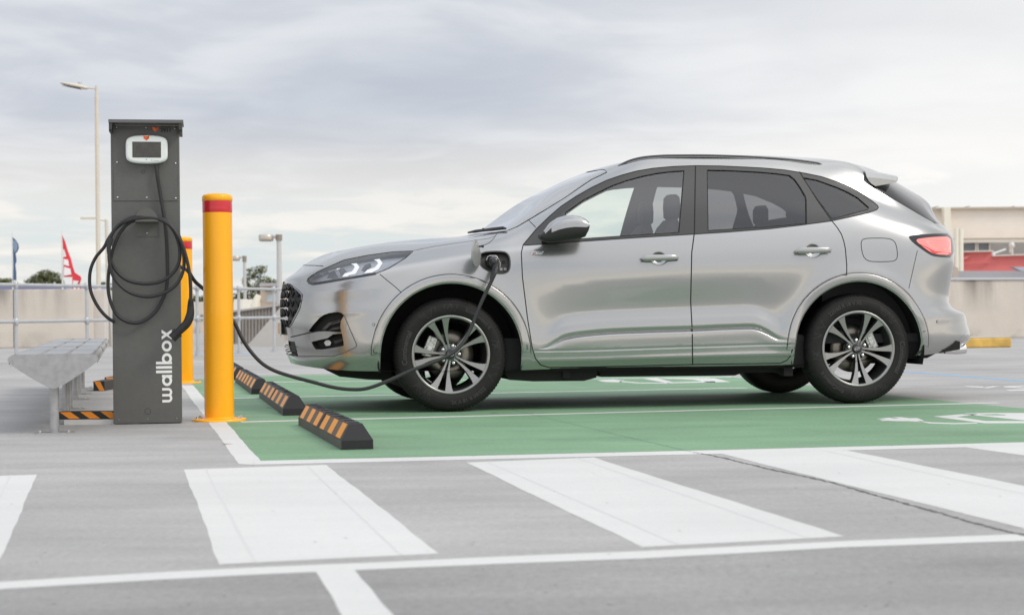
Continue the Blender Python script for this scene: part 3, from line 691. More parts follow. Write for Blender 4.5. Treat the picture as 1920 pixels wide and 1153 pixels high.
setr('rear_bumper', OUT([(1721, 462), (1712, 500), (1703.7, 540.5), (1718, 560), (1728, 578), (1739, 602), (1740, 619), (1730, 622), (1731, 668), (1780, 660)], 0, 6) + [(9.0, -.03), (9.0, px_tv(1786, 484)[1]), px_tv(1786, 484), px_tv(1755, 482.5), px_tv(1743, 478)])
fuel = [(1620, 447.5), (1640, 446.5), (1665, 447), (1676, 451), (1681, 461), (1683, 478), (1681, 487), (1673, 490.5), (1640, 491), (1626, 489), (1618, 480), (1614.5, 462), (1615, 452)]
setr('fuel_flap', OUT(fuel, 1, 4))
regions_t = [(n, tv) for n, tv in regions if tv is not None]
# ---- triangulate the (t, v) sheet with every outline as a constraint
TL = tl[-1]; VL = VS[-1]
ts = np.concatenate([np.linspace(0, 1.05, 56, endpoint=False), np.linspace(1.05, TL-.9, int((TL-1.95)/.024), endpoint=False), np.linspace(TL-.9, TL, 46)])
vr = np.concatenate([np.linspace(0, .42, 52, endpoint=False), np.linspace(.42, .86, 24, endpoint=False), np.linspace(.86, 1.40, 24, endpoint=False), np.linspace(1.40, VL, 24)])
C2 = [(t, v) for v in vr for t in ts]; nt_, nv_ = len(ts), len(vr)
E2 = [((nv_-1)*nt_+i, (nv_-1)*nt_+i+1) for i in range(nt_-1)] + [(i, i+1) for i in range(nt_-1)]
def clampv(p): return (min(max(p[0], 0.0), TL), min(max(p[1], -.05), VL))
polys = [(n, dens([clampv(p) for p in tv], .03)) for n, tv in regions_t] + [('DLO', [clampv(p) for p in dlo])]
for n, tv in polys:
    b = len(C2); C2 += tv; E2 += [(b+i, b+(i+1) % len(tv)) for i in range(len(tv))]
def chain(tv):
    b = len(C2); C2.extend([clampv(p) for p in tv]); E2.extend([(b+i, b+i+1) for i in range(len(tv)-1)])
for xc, zc, ri, ro in ((XFC, ZFC, RI_F, RO_F), (XRC, ZRC, RI_R, RO_R)):
    for r in (ri+.006, ri+.012, ri+.018, (ri+ro)/2, ro-.012, ro-.008, ro-.004, ro+.001, ro+.004, ro+.008, ro+.013, ro+.03, ro+.05):
        chain([xz_tv(xc+r*math.cos(math.radians(a)), max(zc+r*math.sin(math.radians(a)), .30)) for a in np.linspace(-2, 182, 90)])
mx_ = np.linspace(x0m-.02, x1m+.02, 130)
for d_ in (-.02, -.012, -.006, 0, .002, .004, .010, .018, .028, .042, .06):
    chain([xz_tv(x, float(zmould(np.clip(x, x0m, x1m)))+d_) for x in mx_])
for d_ in (-.072, -.060, -.018, -.009, -.004, .001, .006):
    chain([xz_tv(x, float(zm2(x))+d_) for x in mx_])
for dz_ in (.02, .01, 0, -.01, -.02, -.04, -.055, -.07, -.085, -.10, -.12, -.135, -.15):
    chain([xz_tv(x, NZ0+(x-NX0)*.055+dz_) for x in np.linspace(NX0+.03, NX1, 40)])
for hx_, hz_ in HND:
    for rr in (.15, .4, .65, .85, 1.0, 1.12):
        chain([xz_tv(hx_+.056*rr*math.cos(a), hz_+.046*rr*math.sin(a)) for a in np.linspace(0, 2*PI, 33)])
import time; _t = time.time()
rv, re_, rf, *_ = delaunay_2d_cdt([Vector(c) for c in C2], E2, [], 0, 1e-5)
RV = np.array([(v.x, v.y) for v in rv]); RF = np.array([f for f in rf if len(f) == 3])
cen = RV[RF].mean(1); ok = (cen[:, 1] > 0) & (cen[:, 1] < VL) & (cen[:, 0] > 0) & (cen[:, 0] < TL); RF = RF[ok]; cen = cen[ok]
def inside(P, poly):
    x, y = P[:, 0], P[:, 1]; r = np.zeros(len(P), bool); n = len(poly)
    for i in range(n):
        x0, y0 = poly[i]; x1, y1 = poly[(i+1) % n]
        if y0 == y1: continue
        c = ((y0 > y) != (y1 > y)) & (x < (x1-x0)*(y-y0)/(y1-y0)+x0); r ^= c
    return r
INS = {n: inside(cen, tv) for n, tv in polys}
lab = np.full(len(RF), -1); names = ['body', 'front_trim', 'rear_trim', 'quarter_trim'] + [n for n, _ in regions_t]; NI = {n: i for i, n in enumerate(names)}
lab[:] = 0
for n, tv in reversed(regions_t):
    lab[INS[n]] = NI[n]
# window surround: black trim on each door and on the body
hard = np.isin(lab, [NI[n] for n in ('front_door_glass', 'rear_door_glass', 'quarter_glass')])
td = INS['DLO'] & ~hard
lab[td & INS['front_door']] = NI['front_trim']; lab[td & INS['rear_door'] & ~INS['front_door']] = NI['rear_trim']; lab[td & ~INS['rear_door'] & ~INS['front_door']] = NI['quarter_trim']
# doors end at the window surround (no paint above it)
PV, NVv = grid_eval(RV[:, 0], RV[:, 1])
above = (lab == NI['front_door']) | (lab == NI['rear_door'])
zc = PV[RF][:, :, 2].mean(1); zbelt = np.interp(PV[RF][:, :, 0].mean(1), LP[6][:, 0], LP[6][:, 2])
lab[above & (zc > zbelt+.05)] = 0
print('cdt', len(RF), 'tris', round(time.time()-_t, 2), 's')
# ------------------------------------------------------------------ car materials
def paint_mat():
    return mat('silver_paint', (.395, .398, .396), .24, .78, coat=.8, coatr=.02)
PAINT = paint_mat()
BLK = mat('black_gloss', (.012, .012, .013), .12, coat=.6); TRIM = mat('black_trim', (.035, .033, .03), .22, coat=.7); PLA = mat('black_plastic', (.018, .018, .018), .55, noise=(60, .2))
GAP = mat('panel_gap_dark', (.012, .012, .012), .8); DARK = mat('underbody_dark', (.012, .012, .012), .85); LIN = mat('cabin_lining', (.03, .029, .028), .9); SEAT = mat('seat_fabric', (.09, .085, .08), .9, noise=(80, .2))
CHR = mat('chrome', (.75, .75, .75), .08, 1.0); GLS = glass('side_glass', (.90, .95, .92), extra=.07); PRIV = glass('privacy_glass', (.42, .42, .43), extra=.04); WSG = glass('windscreen_glass', (.86, .98, .96), extra=.45)
LENS = glass('lamp_lens', (.93, .94, .95), extra=.10); DRL = mat('lamp_strip', (.9, .9, .9), .3, emit=((1, 1, 1), .6))
LAMPIN = mat('lamp_reflector', (.62, .64, .68), .4, .15, coat=.5); RED = mat('red_lens', (.86, .27, .25), .10, coat=1.0, emit=((1, .16, .13), .10)); REDI = mat('red_lens_pale', (.92, .48, .45), .2, coat=1.0)
RUB = mat('tyre_rubber', (.013, .0125, .012), .6, spec=.35, noise=(30, .25)); RUBT = mat('tyre_lettering', (.045, .043, .041), .7); RUBP = mat('tyre_pattern', (.022, .0215, .021), .45)
MACH = mat('machined_alloy', (.33, .33, .322), .34, .85, noise=(300, .06)); GUN = mat('gunmetal_alloy', (.12, .125, .125), .28, .8, coat=.5); STEEL = mat('brushed_disc', (.22, .20, .175), .35, 1.0, noise=(4, .15)); CAL = mat('cast_caliper', (.62, .62, .60), .35, .9, bump=(60, .6))
# ------------------------------------------------------------------ panels
car = empty('silver_suv', (ORG.x, ORG.y, 0), YAW, 'silver five door SUV plugged in to charge on the green bay', 'car')
def panel(name, labs, m, parent, side=-1, both=False, off=0.0, flip=False, sel=None):
    """side -1: the near side, 1: mirrored. off: offset along the normal"""
    mask = np.isin(lab, [NI[n] for n in labs])
    if sel is not None: mask &= sel
    ii = RF[mask]; us, inv = np.unique(ii, return_inverse=True); inv = inv.reshape(-1, 3)
    P = PV[us] + NVv[us]*off; Nn = NVv[us].copy(); b = MB(); NL = []
    sgn = -1 if flip else 1
    for sd_ in ((-1, 1) if both else (side,)):
        Q = P.copy(); q = Nn.copy()*sgn
        if sd_ == 1: Q[:, 1] *= -1; q[:, 1] *= -1
        # winding: make face normals agree with the given normals
        a = inv
        v0, v1, v2 = Q[a[:, 0]], Q[a[:, 1]], Q[a[:, 2]]; fn = np.cross(v1-v0, v2-v0); d = (fn*q[a].mean(1)).sum(1)
        a = np.where((d < 0)[:, None], a[:, ::-1], a)
        if both and sd_ == 1:
            seam = np.abs(P[:, 1]) < 2e-4; base = len(b.v); idx = np.where(seam, np.arange(len(P)), base+np.cumsum(~seam)-1); keep = ~seam
            b.v += [Vector(v) for v in Q[keep]]; NL += [tuple(x) for x in q[keep]]; F_ = idx[a]; b.f += [tuple(map(int, r)) for r in F_]; b.mi += [0]*len(F_); b.sm += [True]*len(F_)
        else: b.add(Q, [tuple(map(int, r)) for r in a], 0, True); NL += [tuple(x) for x in q]
    return b.build(name, m, parent, world=False, normals=NL)
def tvline(tvs, w=.006, off=.0009, name='panel_gap', m=None, parent=None, side=-1, both=False, closed=False):
    tvs = list(tvs) + ([tvs[0]] if closed else []); A = np.array(tvs); P, Nn = grid_eval(A[:, 0], A[:, 1]); b = MB()
    T = np.gradient(P, axis=0); Bn = np.cross(T, Nn); Bn /= np.maximum(np.linalg.norm(Bn, axis=1, keepdims=True), 1e-9)
    for sd_ in ((-1, 1) if both else (side,)):
        L_, R_ = P+Bn*w/2+Nn*off, P-Bn*w/2+Nn*off
        if sd_ == 1: L_ = L_*[1, -1, 1]; R_ = R_*[1, -1, 1]
        n = len(L_); b.add(list(L_)+list(R_), [(i, i+1, n+i+1, n+i) for i in range(n-1)], 0, True)
    return b.build(name, m or GAP, parent or car, world=False)
def PX(pts, ch=0, step=5, closed=False):
    pts = chaikin(pts, ch, closed) if ch else pts
    return [px_tv(*p) for p in dens(pts, step, closed)]
body = panel('body', ['body'], PAINT, car, both=True)
b2 = panel('body_infill', ['port'], PAINT, body, side=1)
panel('cabin_lining', ['body', 'front_door', 'rear_door', 'front_trim', 'rear_trim', 'quarter_trim', 'bonnet'], LIN, car, both=True, off=-.035, flip=True, sel=cen[:, 1] > .42)
for sd_ in (-1, 1):
    for nm, tr, gl, gm_ in (('front_door', 'front_trim', 'front_door_glass', GLS), ('rear_door', 'rear_trim', 'rear_door_glass', PRIV)):
        d = panel('door', [nm], PAINT, car, side=sd_); panel('window_frame', [tr], TRIM, d, side=sd_); panel('door_glass', [gl], gm_, d, side=sd_, off=-.004)
        # door shut line and handle
        if nm == 'front_door':
            g1 = [(981, 459), (977.5, 474), (979.5, 519), (989, 596), (998, 653), (1004, 672), (1013.6, 684), (1029, 688.8), (1100, 687.8), (1298, 683.2)]
            hx0, hx1, hy, hyy = 1200, 1273, 484.5, 482.5
        else:
            g1 = [(1298, 683.2), (1463, 681), (1476, 675), (1482, 667), (1486, 655)]; hx0, hx1, hy, hyy = 1490, 1559, 470.5, 468.5
        tvline(PX(g1), .0065, parent=d, side=sd_, name='door_gap')
        if nm == 'rear_door':
            tvline([px_tv(1486, 655)]+rd_tail[::-1]+PX([(1587.6, 516), (1587.6, 497), (1585, 466), (1582, 452), (1577.7, 439.4), (1570, 427), (1558.6, 413), (1534, 378), (1510, 340), (1499, 322)]), .0065, parent=d, side=sd_, name='door_gap')
            tvline(PX([(1304, 311), (1302, 436), (1297, 474), (1295, 565), (1298, 622), (1298.7, 683)]), .0075, parent=d, side=sd_, name='door_gap')
            tvline(PX([(1480.4, 329), (1490, 337), (1500, 351), (1510, 368), (1511.5, 376), (1512, 419)]), .008, parent=d, side=sd_, name='glass_seal')
        A = onY(hx0, hy, -.93); B = onY(hx1, hyy, -.93); hb = MB(); rings = []
        for t in np.linspace(0, 1, 15):
            e = math.sqrt(max(0, 1-(2*t-1)**8)); c = A.lerp(B, t); hh = (.0215-.004*t)*e+.0005; outp = .030*math.sin(PI*min(max((t*.94+.03), 0), 1))**.35
            yb = float(grid_eval([xz_tv(c.x, c.z)[0]], [xz_tv(c.x, c.z)[1]])[0][0][1]) if False else -.925
            ys_c = -.926-outp
            rings.append([(c.x, ys_c+.009*e*math.cos(q), c.z+hh*math.sin(q)*(1 if math.sin(q) > 0 else 1)) for q in np.linspace(0, 2*PI, 17)[:-1]])
        if sd_ == 1: rings = [[(x, -y, z) for x, y, z in r] for r in rings]
        hb.loft(rings, 0); h_ = hb.build('door_handle', [PAINT], d, world=False)
        lb = MB(); lr = []
        for t in np.linspace(.03, .97, 12):
            c = A.lerp(B, t); lr.append([(c.x, -.944+.004*math.cos(q), c.z-.0165+.003*math.sin(q)) for q in np.linspace(0, 2*PI, 9)[:-1]])
        if sd_ == 1: lr = [[(x, -y, z) for x, y, z in r] for r in lr]
        lb.loft(lr, 0); lb.build('handle_underside', BLK, h_, world=False)
    # chrome-black waist strip, quarter window
    qw = panel('quarter_window', ['quarter_glass'], PRIV, car, side=sd_, off=-.004); panel('window_frame', ['quarter_trim'], TRIM, qw, side=sd_)
    tvline(dlo, .006, .0012, 'window_seal', GAP, car, side=sd_, closed=True)
    for gl in (FG, RG, QG): tvline(OUT(gl, 0), .005, .001, 'window_seal', GAP, car, side=sd_, closed=True)
    fl = panel('wheel_arch', ['front_flare'], PAINT, car, side=sd_); fr = panel('wheel_arch', ['rear_flare'], PAINT, car, side=sd_)
    for o_, xc, zc, r, x_ in ((fl, XFC, ZFC, RO_F, 0), (fr, XRC, ZRC, RO_R-.001, .014)):
        tvline(arch(xc, zc, r+.0015), .004, .0012, 'arch_gap', GAP, o_, side=sd_)
    tvline(PX([(700, 655), (701, 661), (713, 661.5)]), .004, .001, 'arch_gap', GAP, fl, side=sd_)
    tvline(PX([(988, 645), (988.5, 655)]), .004, .001, 'arch_gap', GAP, fl, side=sd_)
    ff = None
    if sd_ == -1:
        ff = panel('fuel_flap', ['fuel_flap'], PAINT, car, side=sd_); tvline(OUT(fuel, 1, 4), .0045, .001, 'flap_gap', GAP, ff, side=sd_, closed=True)
    else: panel('rear_quarter_panel', ['fuel_flap'], PAINT, car, side=sd_)
    # lamps
    hl = panel('headlight', ['headlight'], LENS, car, side=sd_, off=.0)
    hi = panel('lamp_reflector', ['headlight'], LAMPIN, hl, side=sd_, off=-.045)
    tvline(OUT([(575, 524.5), (579, 530), (586, 533.5), (608, 530.5), (660, 522), (708, 513.5), (729, 503), (760, 484), (773, 472)], 0, 4)[:-1], .011, .0008, 'lamp_seal', BLK, hl, side=sd_) if False else None
    low = PX([(576, 525), (580, 530.5), (587, 532.8), (608, 529.6), (660, 520.8), (705, 513)], 0, 4); tvline(low, .016, .0012, 'lamp_seal', BLK, hl, side=sd_)
    tvline(PX([(705, 513), (729, 503), (760, 484), (774, 471.5)], 0, 4), .006, .0012, 'lamp_seal', BLK, hl, side=sd_)
    tvline(PX([(576, 524), (595, 510), (617, 500), (645, 487.5), (690, 478.5), (736, 472.3), (774, 470.8)], 0, 4), .006, .0012, 'lamp_seal', GAP, hl, side=sd_)
    def marks(polys, m, off, name, par):
        if len(polys) > 1:
            for pl in polys: marks([pl], m, off, name, par)
            return
        b = MB()
        for pl in polys:
            tv = np.array(OUT(pl, 0, 2)); P, Nn = grid_eval(tv[:, 0], tv[:, 1]); P = P+Nn*off
            if sd_ == 1: P = P*[1, -1, 1]
            b.add(P, [tuple(range(len(P)))])
        return b.build(name, m, par, world=False)
    def Z4(l): return [(500+x/4.804, 460+y/4.804) for x, y in l]
    drl = [Z4([(757, 158), (808, 153), (832, 190), (800, 243), (790, 250), (738, 262), (720, 275), (672, 277), (700, 245), (765, 228), (790, 190), (780, 172)]),
           Z4([(963, 120), (1016, 114), (1041, 152), (1005, 208), (945, 238), (872, 247), (905, 212), (972, 192), (1003, 155), (990, 135)])]
    marks(drl, DRL, -.008, 'lamp_strip', hl)
    marks([Z4([(372, 325), (400, 335), (620, 300), (860, 265), (1000, 245), (990, 262), (640, 322), (410, 350)])], BLK, -.006, 'lamp_bezel', hl)
    marks([Z4([(530, 290), (560, 230), (600, 215), (640, 285)]), Z4([(640, 210), (690, 195), (720, 240), (660, 280)]), Z4([(845, 215), (880, 165), (930, 150), (940, 180), (880, 235)])], mat('projector', (.16, .16, .17), .1, .6, coat=1), -.012, 'projector', hl)
    tlp = panel('taillight', ['taillight'], BLK, car, side=sd_); panel('red_lens', ['taillight_lens'], RED, tlp, side=sd_, off=.002)
    marks([[(1722, 457), (1740, 471), (1751, 476), (1782, 478), (1782.5, 474), (1753, 471.5), (1737, 463.5)]], mat('red_lens_deep', (.62, .03, .03), .15, coat=1, emit=((1, .05, .04), .08)), .0035, 'red_lens', tlp)
    marks([[(1735, 453), (1781, 450.5), (1781.5, 468), (1755, 468), (1742, 461)]], REDI, .0032, 'red_lens', tlp)
    # front details
    rec = panel('fog_recess', ['fog_recess_top'], GAP, car, side=sd_, off=-.030); panel('fog_recess', ['fog_recess_low'], GAP, car, side=sd_, off=-.030)
    for pl in ([(578, 622), (590, 605.7), (608, 590), (633, 585), (645, 591), (639, 602), (640, 623), (610, 621), (578, 622)], [(584, 641), (614, 634), (641, 625), (644.7, 648), (592, 655), (584, 641)]):
        tv = np.array([px_tv(*p) for p in dens(pl, 3, False)]); P, Nn = grid_eval(tv[:, 0], tv[:, 1]); Q = P-Nn*.034
        if sd_ == 1: P = P*[1, -1, 1]; Q = Q*[1, -1, 1]
        n = len(P); bb = MB(); bb.add(list(P)+list(Q), [(i, i+1, n+i+1, n+i) for i in range(n-1)], 0, True); bb.build('recess_wall', PLA, rec, world=False)
    marks([[(600, 618), (612, 606), (636, 598), (637, 604), (616, 610), (607, 619)], [(612, 621), (620, 615), (638, 612), (639, 616), (624, 619)]], mat('fog_fins', (.03, .03, .033), .35, coat=.3), -.014, 'fog_fin', rec)
    marks([[(604, 643), (608, 638.5), (614, 638), (618, 642), (616, 648), (608, 649)]], LAMPIN, -.016, 'fog_lamp', rec)
    marks([[(622, 640), (642, 634), (643, 638), (626, 645)]], mat('fog_fins', (.06, .06, .065), .3), -.016, 'fog_fin', rec)
    tvline(PX([(645, 591), (669, 647), (667, 651), (646, 661), (625, 668), (556, 668)]), .005, .0012, 'blade_gap', mat('blade_line_grey', (.10, .10, .10), .6), car, side=sd_)  # thin grey line along the blade edge
    tvline(PX([(545, 632), (575, 625), (600, 620)]), .007, .0012, 'bumper_gap', GAP, car, side=sd_)
    for p_, lb_ in (((700.5, 608.5), 0), ((1757.5, 603), 0)):
        tv = px_tv(*p_); P, Nn = grid_eval([tv[0]], [tv[1]]); P = Vector(P[0]); n_ = Vector(Nn[0])
        if sd_ == 1: P.y *= -1; n_.y *= -1
        sb = MB(); sb.cyl(P-n_*.004, P+n_*.0015, .0095, n=16, mi=1).cyl(P, P+n_*.003, .007, n=16); sb.build('parking_sensor', [PAINT, GAP], car, world=False)
# panels across the car
bon = panel('bonnet', ['bonnet'], PAINT, car, both=True); panel('front_bumper', ['front_bumper'], PAINT, car, both=True); panel('rear_bumper', ['rear_bumper'], PAINT, car, both=True)
ws = panel('windscreen', ['windscreen'], WSG, car, both=True, off=-.003)
tvline(ws_tv, .010, .001, 'windscreen_seal', GAP, ws, both=True)
tvline(PX([(991, 413), (1005, 427)]), .0045, .001, 'panel_gap', GAP, car, both=True)
rw = panel('rear_window', ['rear_window'], BLK, car, both=True); tvline(PX([(1636, 351), (1692, 383), (1724, 402), (1754, 419)]), .006, .001, 'window_seal', GAP, rw, both=True)
tvline(PX([(568.7, 497.5), (590, 498), (606, 499)]), .006, .001, 'panel_gap', GAP, bon, both=True)
tvline(PX([(774, 470.5), (815, 462), (855, 456), (884, 452), (905, 449), (918, 447), (925, 444), (930, 441.5)]), .0035, .001, 'panel_gap', GAP, bon, both=True)
tvline(PX([(932, 438), (926, 447), (918, 455), (910, 459), (900, 461)]), .0035, .001, 'panel_gap', GAP, car, both=True)
tvline(PX([(712, 514), (725, 525), (740, 537), (752, 548)]), .0045, .001, 'panel_gap', GAP, car, both=True)
tvline(PX([(1720, 470), (1712, 505), (1704, 541)]), .0035, .001, 'panel_gap', GAP, car, both=True)
tvline(PX([(1618, 322), (1624, 335), (1635, 350)]), .0055, .001, 'panel_gap', GAP, car, both=True)
tvline(PX([(1740, 619), (1730, 622)]), .004, .001, 'panel_gap', GAP, car, both=True)
tvline(PX([(1031, 692), (1100, 691.5), (1494, 684.5)]), .007, .001, 'sill_gap', GAP, car, both=True)
tvline(PX([(1815, 622), (1800, 637), (1781, 657)]), .008, .001, 'bumper_crease', mat('bumper_edge', (.6, .6, .58), .2, 1), car, both=True)
# grille: dark backing plus zigzag bars that follow the skin
gr = panel('grille', ['grille'], PLA, car, both=True, off=-.045)
t_edge = px_tv(560, 560)[0]; gt = [tv for n, tv in regions_t if n == 'grille'][0]
gb = MB(); GBM = mat('grille_bar', (.008, .008, .009), .4, spec=.3)
gv0, gv1 = min(v for t, v in gt), max(v for t, v in gt)
def ins(t, v): return bool(inside(np.array([[t, v]]), gt)[0])
rows = 6
for sd_ in (-1, 1):
    for r in range(rows+1):
        vc = gv0+(gv1-gv0)*(r+.2)/rows; pts = []; tt = np.arange(0, t_edge+.1, .012)
        for i, t in enumerate(tt):
            ph = (t % .095)/.095; zz_ = abs(2*ph-1); v = vc+(zz_-.5)*(gv1-gv0)/rows*.75
            if t > .002 and not ins(t, v) and not (t < .03):
                if len(pts) > 2: gb.tube(pts, .0075, 6)
                pts = []; continue
            P, Nn = grid_eval([t], [v]); p = P[0]+Nn[0]*(.001-.012*(ph*2 % 1)*0)
            if sd_ == 1: p = p*[1, -1, 1]
            pts.append(Vector(p))
        if len(pts) > 2: gb.tube(pts, .0075, 6)
gb.build('grille_mesh', GBM, gr, world=False)
tvline([px_tv(*p) for p in dens([(529, 532), (536, 531.5), (545, 534), (553, 540), (560, 546), (566.5, 553), (565.5, 562), (562, 578), (554, 594), (547, 607), (541, 614)], 3, False)], .010, .003, 'grille_surround', mat('dark_chrome', (.30, .30, .30), .12, 1), gr, both=True)
li = panel('lower_intake', ['lower_intake'], PLA, car, both=True, off=-.03)
ib = MB()
for sd_ in (-1, 1):
    for py in (650, 658, 664):
        tv = np.array([px_tv(x, py) for x in np.linspace(534.5, 557, 9)]+[]); P, Nn = grid_eval(tv[:, 0], tv[:, 1]); P = P*([1, sd_*-1, 1])
        ib.tube([Vector(p) for p in P], .003, 6)
ib.build('intake_bar', GBM, li, world=False)
# number plate (seen edge on) and lip
x0 = onY(529, 615, 0).x; z0, z1 = onY(533, 629, 0).z, onY(533, 602, 0).z
pb = MB(); pb.box((x0-.022, -.185, z0), (x0-.012, .185, z1), 0, None, .003); pl_ = pb.build('number_plate', mat('plate_white', (.8, .8, .76), .4), car, world=False)
pb = MB(); pb.box((x0-.0235, -.175, z0+.012), (x0-.0222, .175, z1-.012)); pb.build('plate_field', mat('plate_tan', (.62, .36, .22), .5), pl_, world=False)
pb = MB(); pb.box((x0-.012, -.15, z0+.01), (x0+.06, .15, z1-.01)); pb.build('plate_bracket', PLA, pl_, world=False)
# front lip
lp = [(533, 669), (537, 676), (548, 679), (560, 682.5), (575, 684)]; A = [onY(p[0], p[1], -.35*i/4) for i, p in enumerate(lp)]
# underbody
def prof(pts, y): return [(onY(a, b, y).x, onY(a, b, y).z) for a, b in pts]
ub = MB()
ub.prism(prof([(612, 694), (637, 706), (690, 711.5), (735, 712.5), (735, 680), (622, 680)], -.62), 'y', -.62, .62)
k0 = LP[0][::6]; nk = len(k0)
ub.add([tuple(p+np.array([0, .004, .002])) for p in k0]+[(p[0]+(.03 if p[0] < 0 else -.03), 0, p[2]+.0) for p in k0]+[(p[0], -p[1]-.004, p[2]+.002) for p in k0], [(i, i+1, nk+i+1, nk+i) for i in range(nk-1)]+[(nk+i, nk+i+1, 2*nk+i+1, 2*nk+i) for i in range(nk-1)])
ub.prism(prof([(940, 690), (955, 712), (1000, 715), (1095, 714), (1118, 708), (1120, 690)], -.80), 'y', -.80, .80)
ub.prism(prof([(1120, 690), (1128, 706.5), (1378, 704), (1392, 699), (1480, 698), (1485, 680)], -.76), 'y', -.76, .76)
ub.prism(prof([(1700, 668), (1712, 672), (1738, 671.5), (1754, 663), (1800, 655), (1800, 640), (1690, 640)], -.80), 'y', -.80, .80)
ub.box((-1.0, -.84, .245), (1.0, .84, .45)); ub.box((-1.75, -.50, .30), (1.75, .50, .62))
ub.box((-.62, -.83, .20), (-.57, -.74, .27)); ub.box((.86, -.84, .19), (.92, -.74, .30)); ub.box((-1.62, -.60, .14), (-1.60, .60, .2))
ub.build('underbody', DARK, car, world=False)
# wheel wells
for xc in (XFC, XRC):
    for sd_ in (-1, 1):
        ww = MB()
        n = 40; vs = []; rr = .462
        for i in range(n+1):
            a = math.radians(-14+208*i/n)
            for y in (.905, .55): vs.append((xc+rr*math.cos(a), sd_*y, .365+rr*math.sin(a)))
        ww.add(vs, [(2*i, 2*i+1, 2*i+3, 2*i+2) for i in range(n)], 0, True)
        ww.add([(xc+rr*math.cos(a), sd_*.55, .365+rr*math.sin(a)) for a in np.radians(np.linspace(-14, 194, 40))], [tuple(range(40))])
        ww.build('wheel_well', DARK, car, world=False)
# roof rail, fin, spoiler
for sd_ in (-1, 1):
    yy = -.585
    top = catmull([(1150, 318.5), (1162, 310.5), (1180, 302), (1204, 296), (1235, 293), (1262, 292.2), (1330, 292.2), (1400, 294.5), (1471, 299), (1512, 303.5), (1532, 306.5), (1543, 309.5)], 6)
    P3 = [onY(a, b, yy) for a, b in top]; rr = MB(); rings = []
    for i, p in enumerate(P3):
        t = i/(len(P3)-1); h = .0125*min(1, .35+9*min(t, 1-t)); rings.append([(p.x, (yy-.004+.017*math.cos(q))*(-sd_ if sd_ == 1 else 1)*(1 if sd_ == -1 else 1), p.z-.004+h*math.sin(q)) for q in np.linspace(0, 2*PI, 13)[:-1]])
    rr.loft(rings); rail = rr.build('roof_rail', mat('rail_black', (.03, .03, .032), .25, .2, coat=.6), car, world=False)
    sl = MB(); sl.tube([Vector((p.x, (yy-.017)*(-sd_ if sd_ == 1 else 1), p.z-.010)) for p in P3[6:-6]], .0035, 6); sl.build('rail_strip', mat('rail_satin', (.35, .35, .35), .3, .9), rail, world=False)
fb = MB(); q = [onY(*p, 0) for p in ((1513, 302), (1519, 298.5), (1533, 298), (1534, 307), (1513, 308))]
fb.prism([(p.x, p.z) for p in q], 'y', -.018, .018, bev=.008); fb.prism([(p.x, p.z) for p in q], 'y', .017, -.0185, bev=.008); fb.build('roof_antenna', PAINT, car, world=False)
spo = [(1619, 321), (1635, 322.5), (1650, 325), (1681, 331.5), (1682.5, 334), (1679, 338.5), (1660, 344.5), (1637, 351), (1629, 343), (1624, 335)]
sb = MB(); rings = []
for y in (-.685, -.672, -.64, -.58, -.40, -.2, 0, .2, .40, .58, .64, .672, .685):
    k = abs(y)/.685; kk = max(0, 1-k*k); pr = [(onY(a, b, -.655).x+.12*kk, onY(a, b, -.655).z+.030*min(1, kk*1.25)) for a, b in spo]
    if abs(y) > .60:
        q_ = (abs(y)-.60)/.085; zm_ = min(z for x, z in pr); xm_ = sum(x for x, z in pr)/len(pr); pr = [(xm_+(x-xm_)*(1-.10*q_**2), zm_+(z-zm_)*(1-.45*q_**2)+.004*q_) for x, z in pr]
    rings.append([(x, y, z) for x, z in pr])
sb.loft(rings, sm=False); sp_o = sb.build('rear_spoiler', PAINT, car, world=False)
lb = MB(); A, B = onY(1655, 345.5, -.66), onY(1679, 338, -.66); lb.tube([(A.x, -.66, A.z), (B.x, -.66, B.z)], .004, 6); lb.build('spoiler_edge', mat('bumper_edge', (.6, .6, .58), .2, 1), sp_o, world=False)
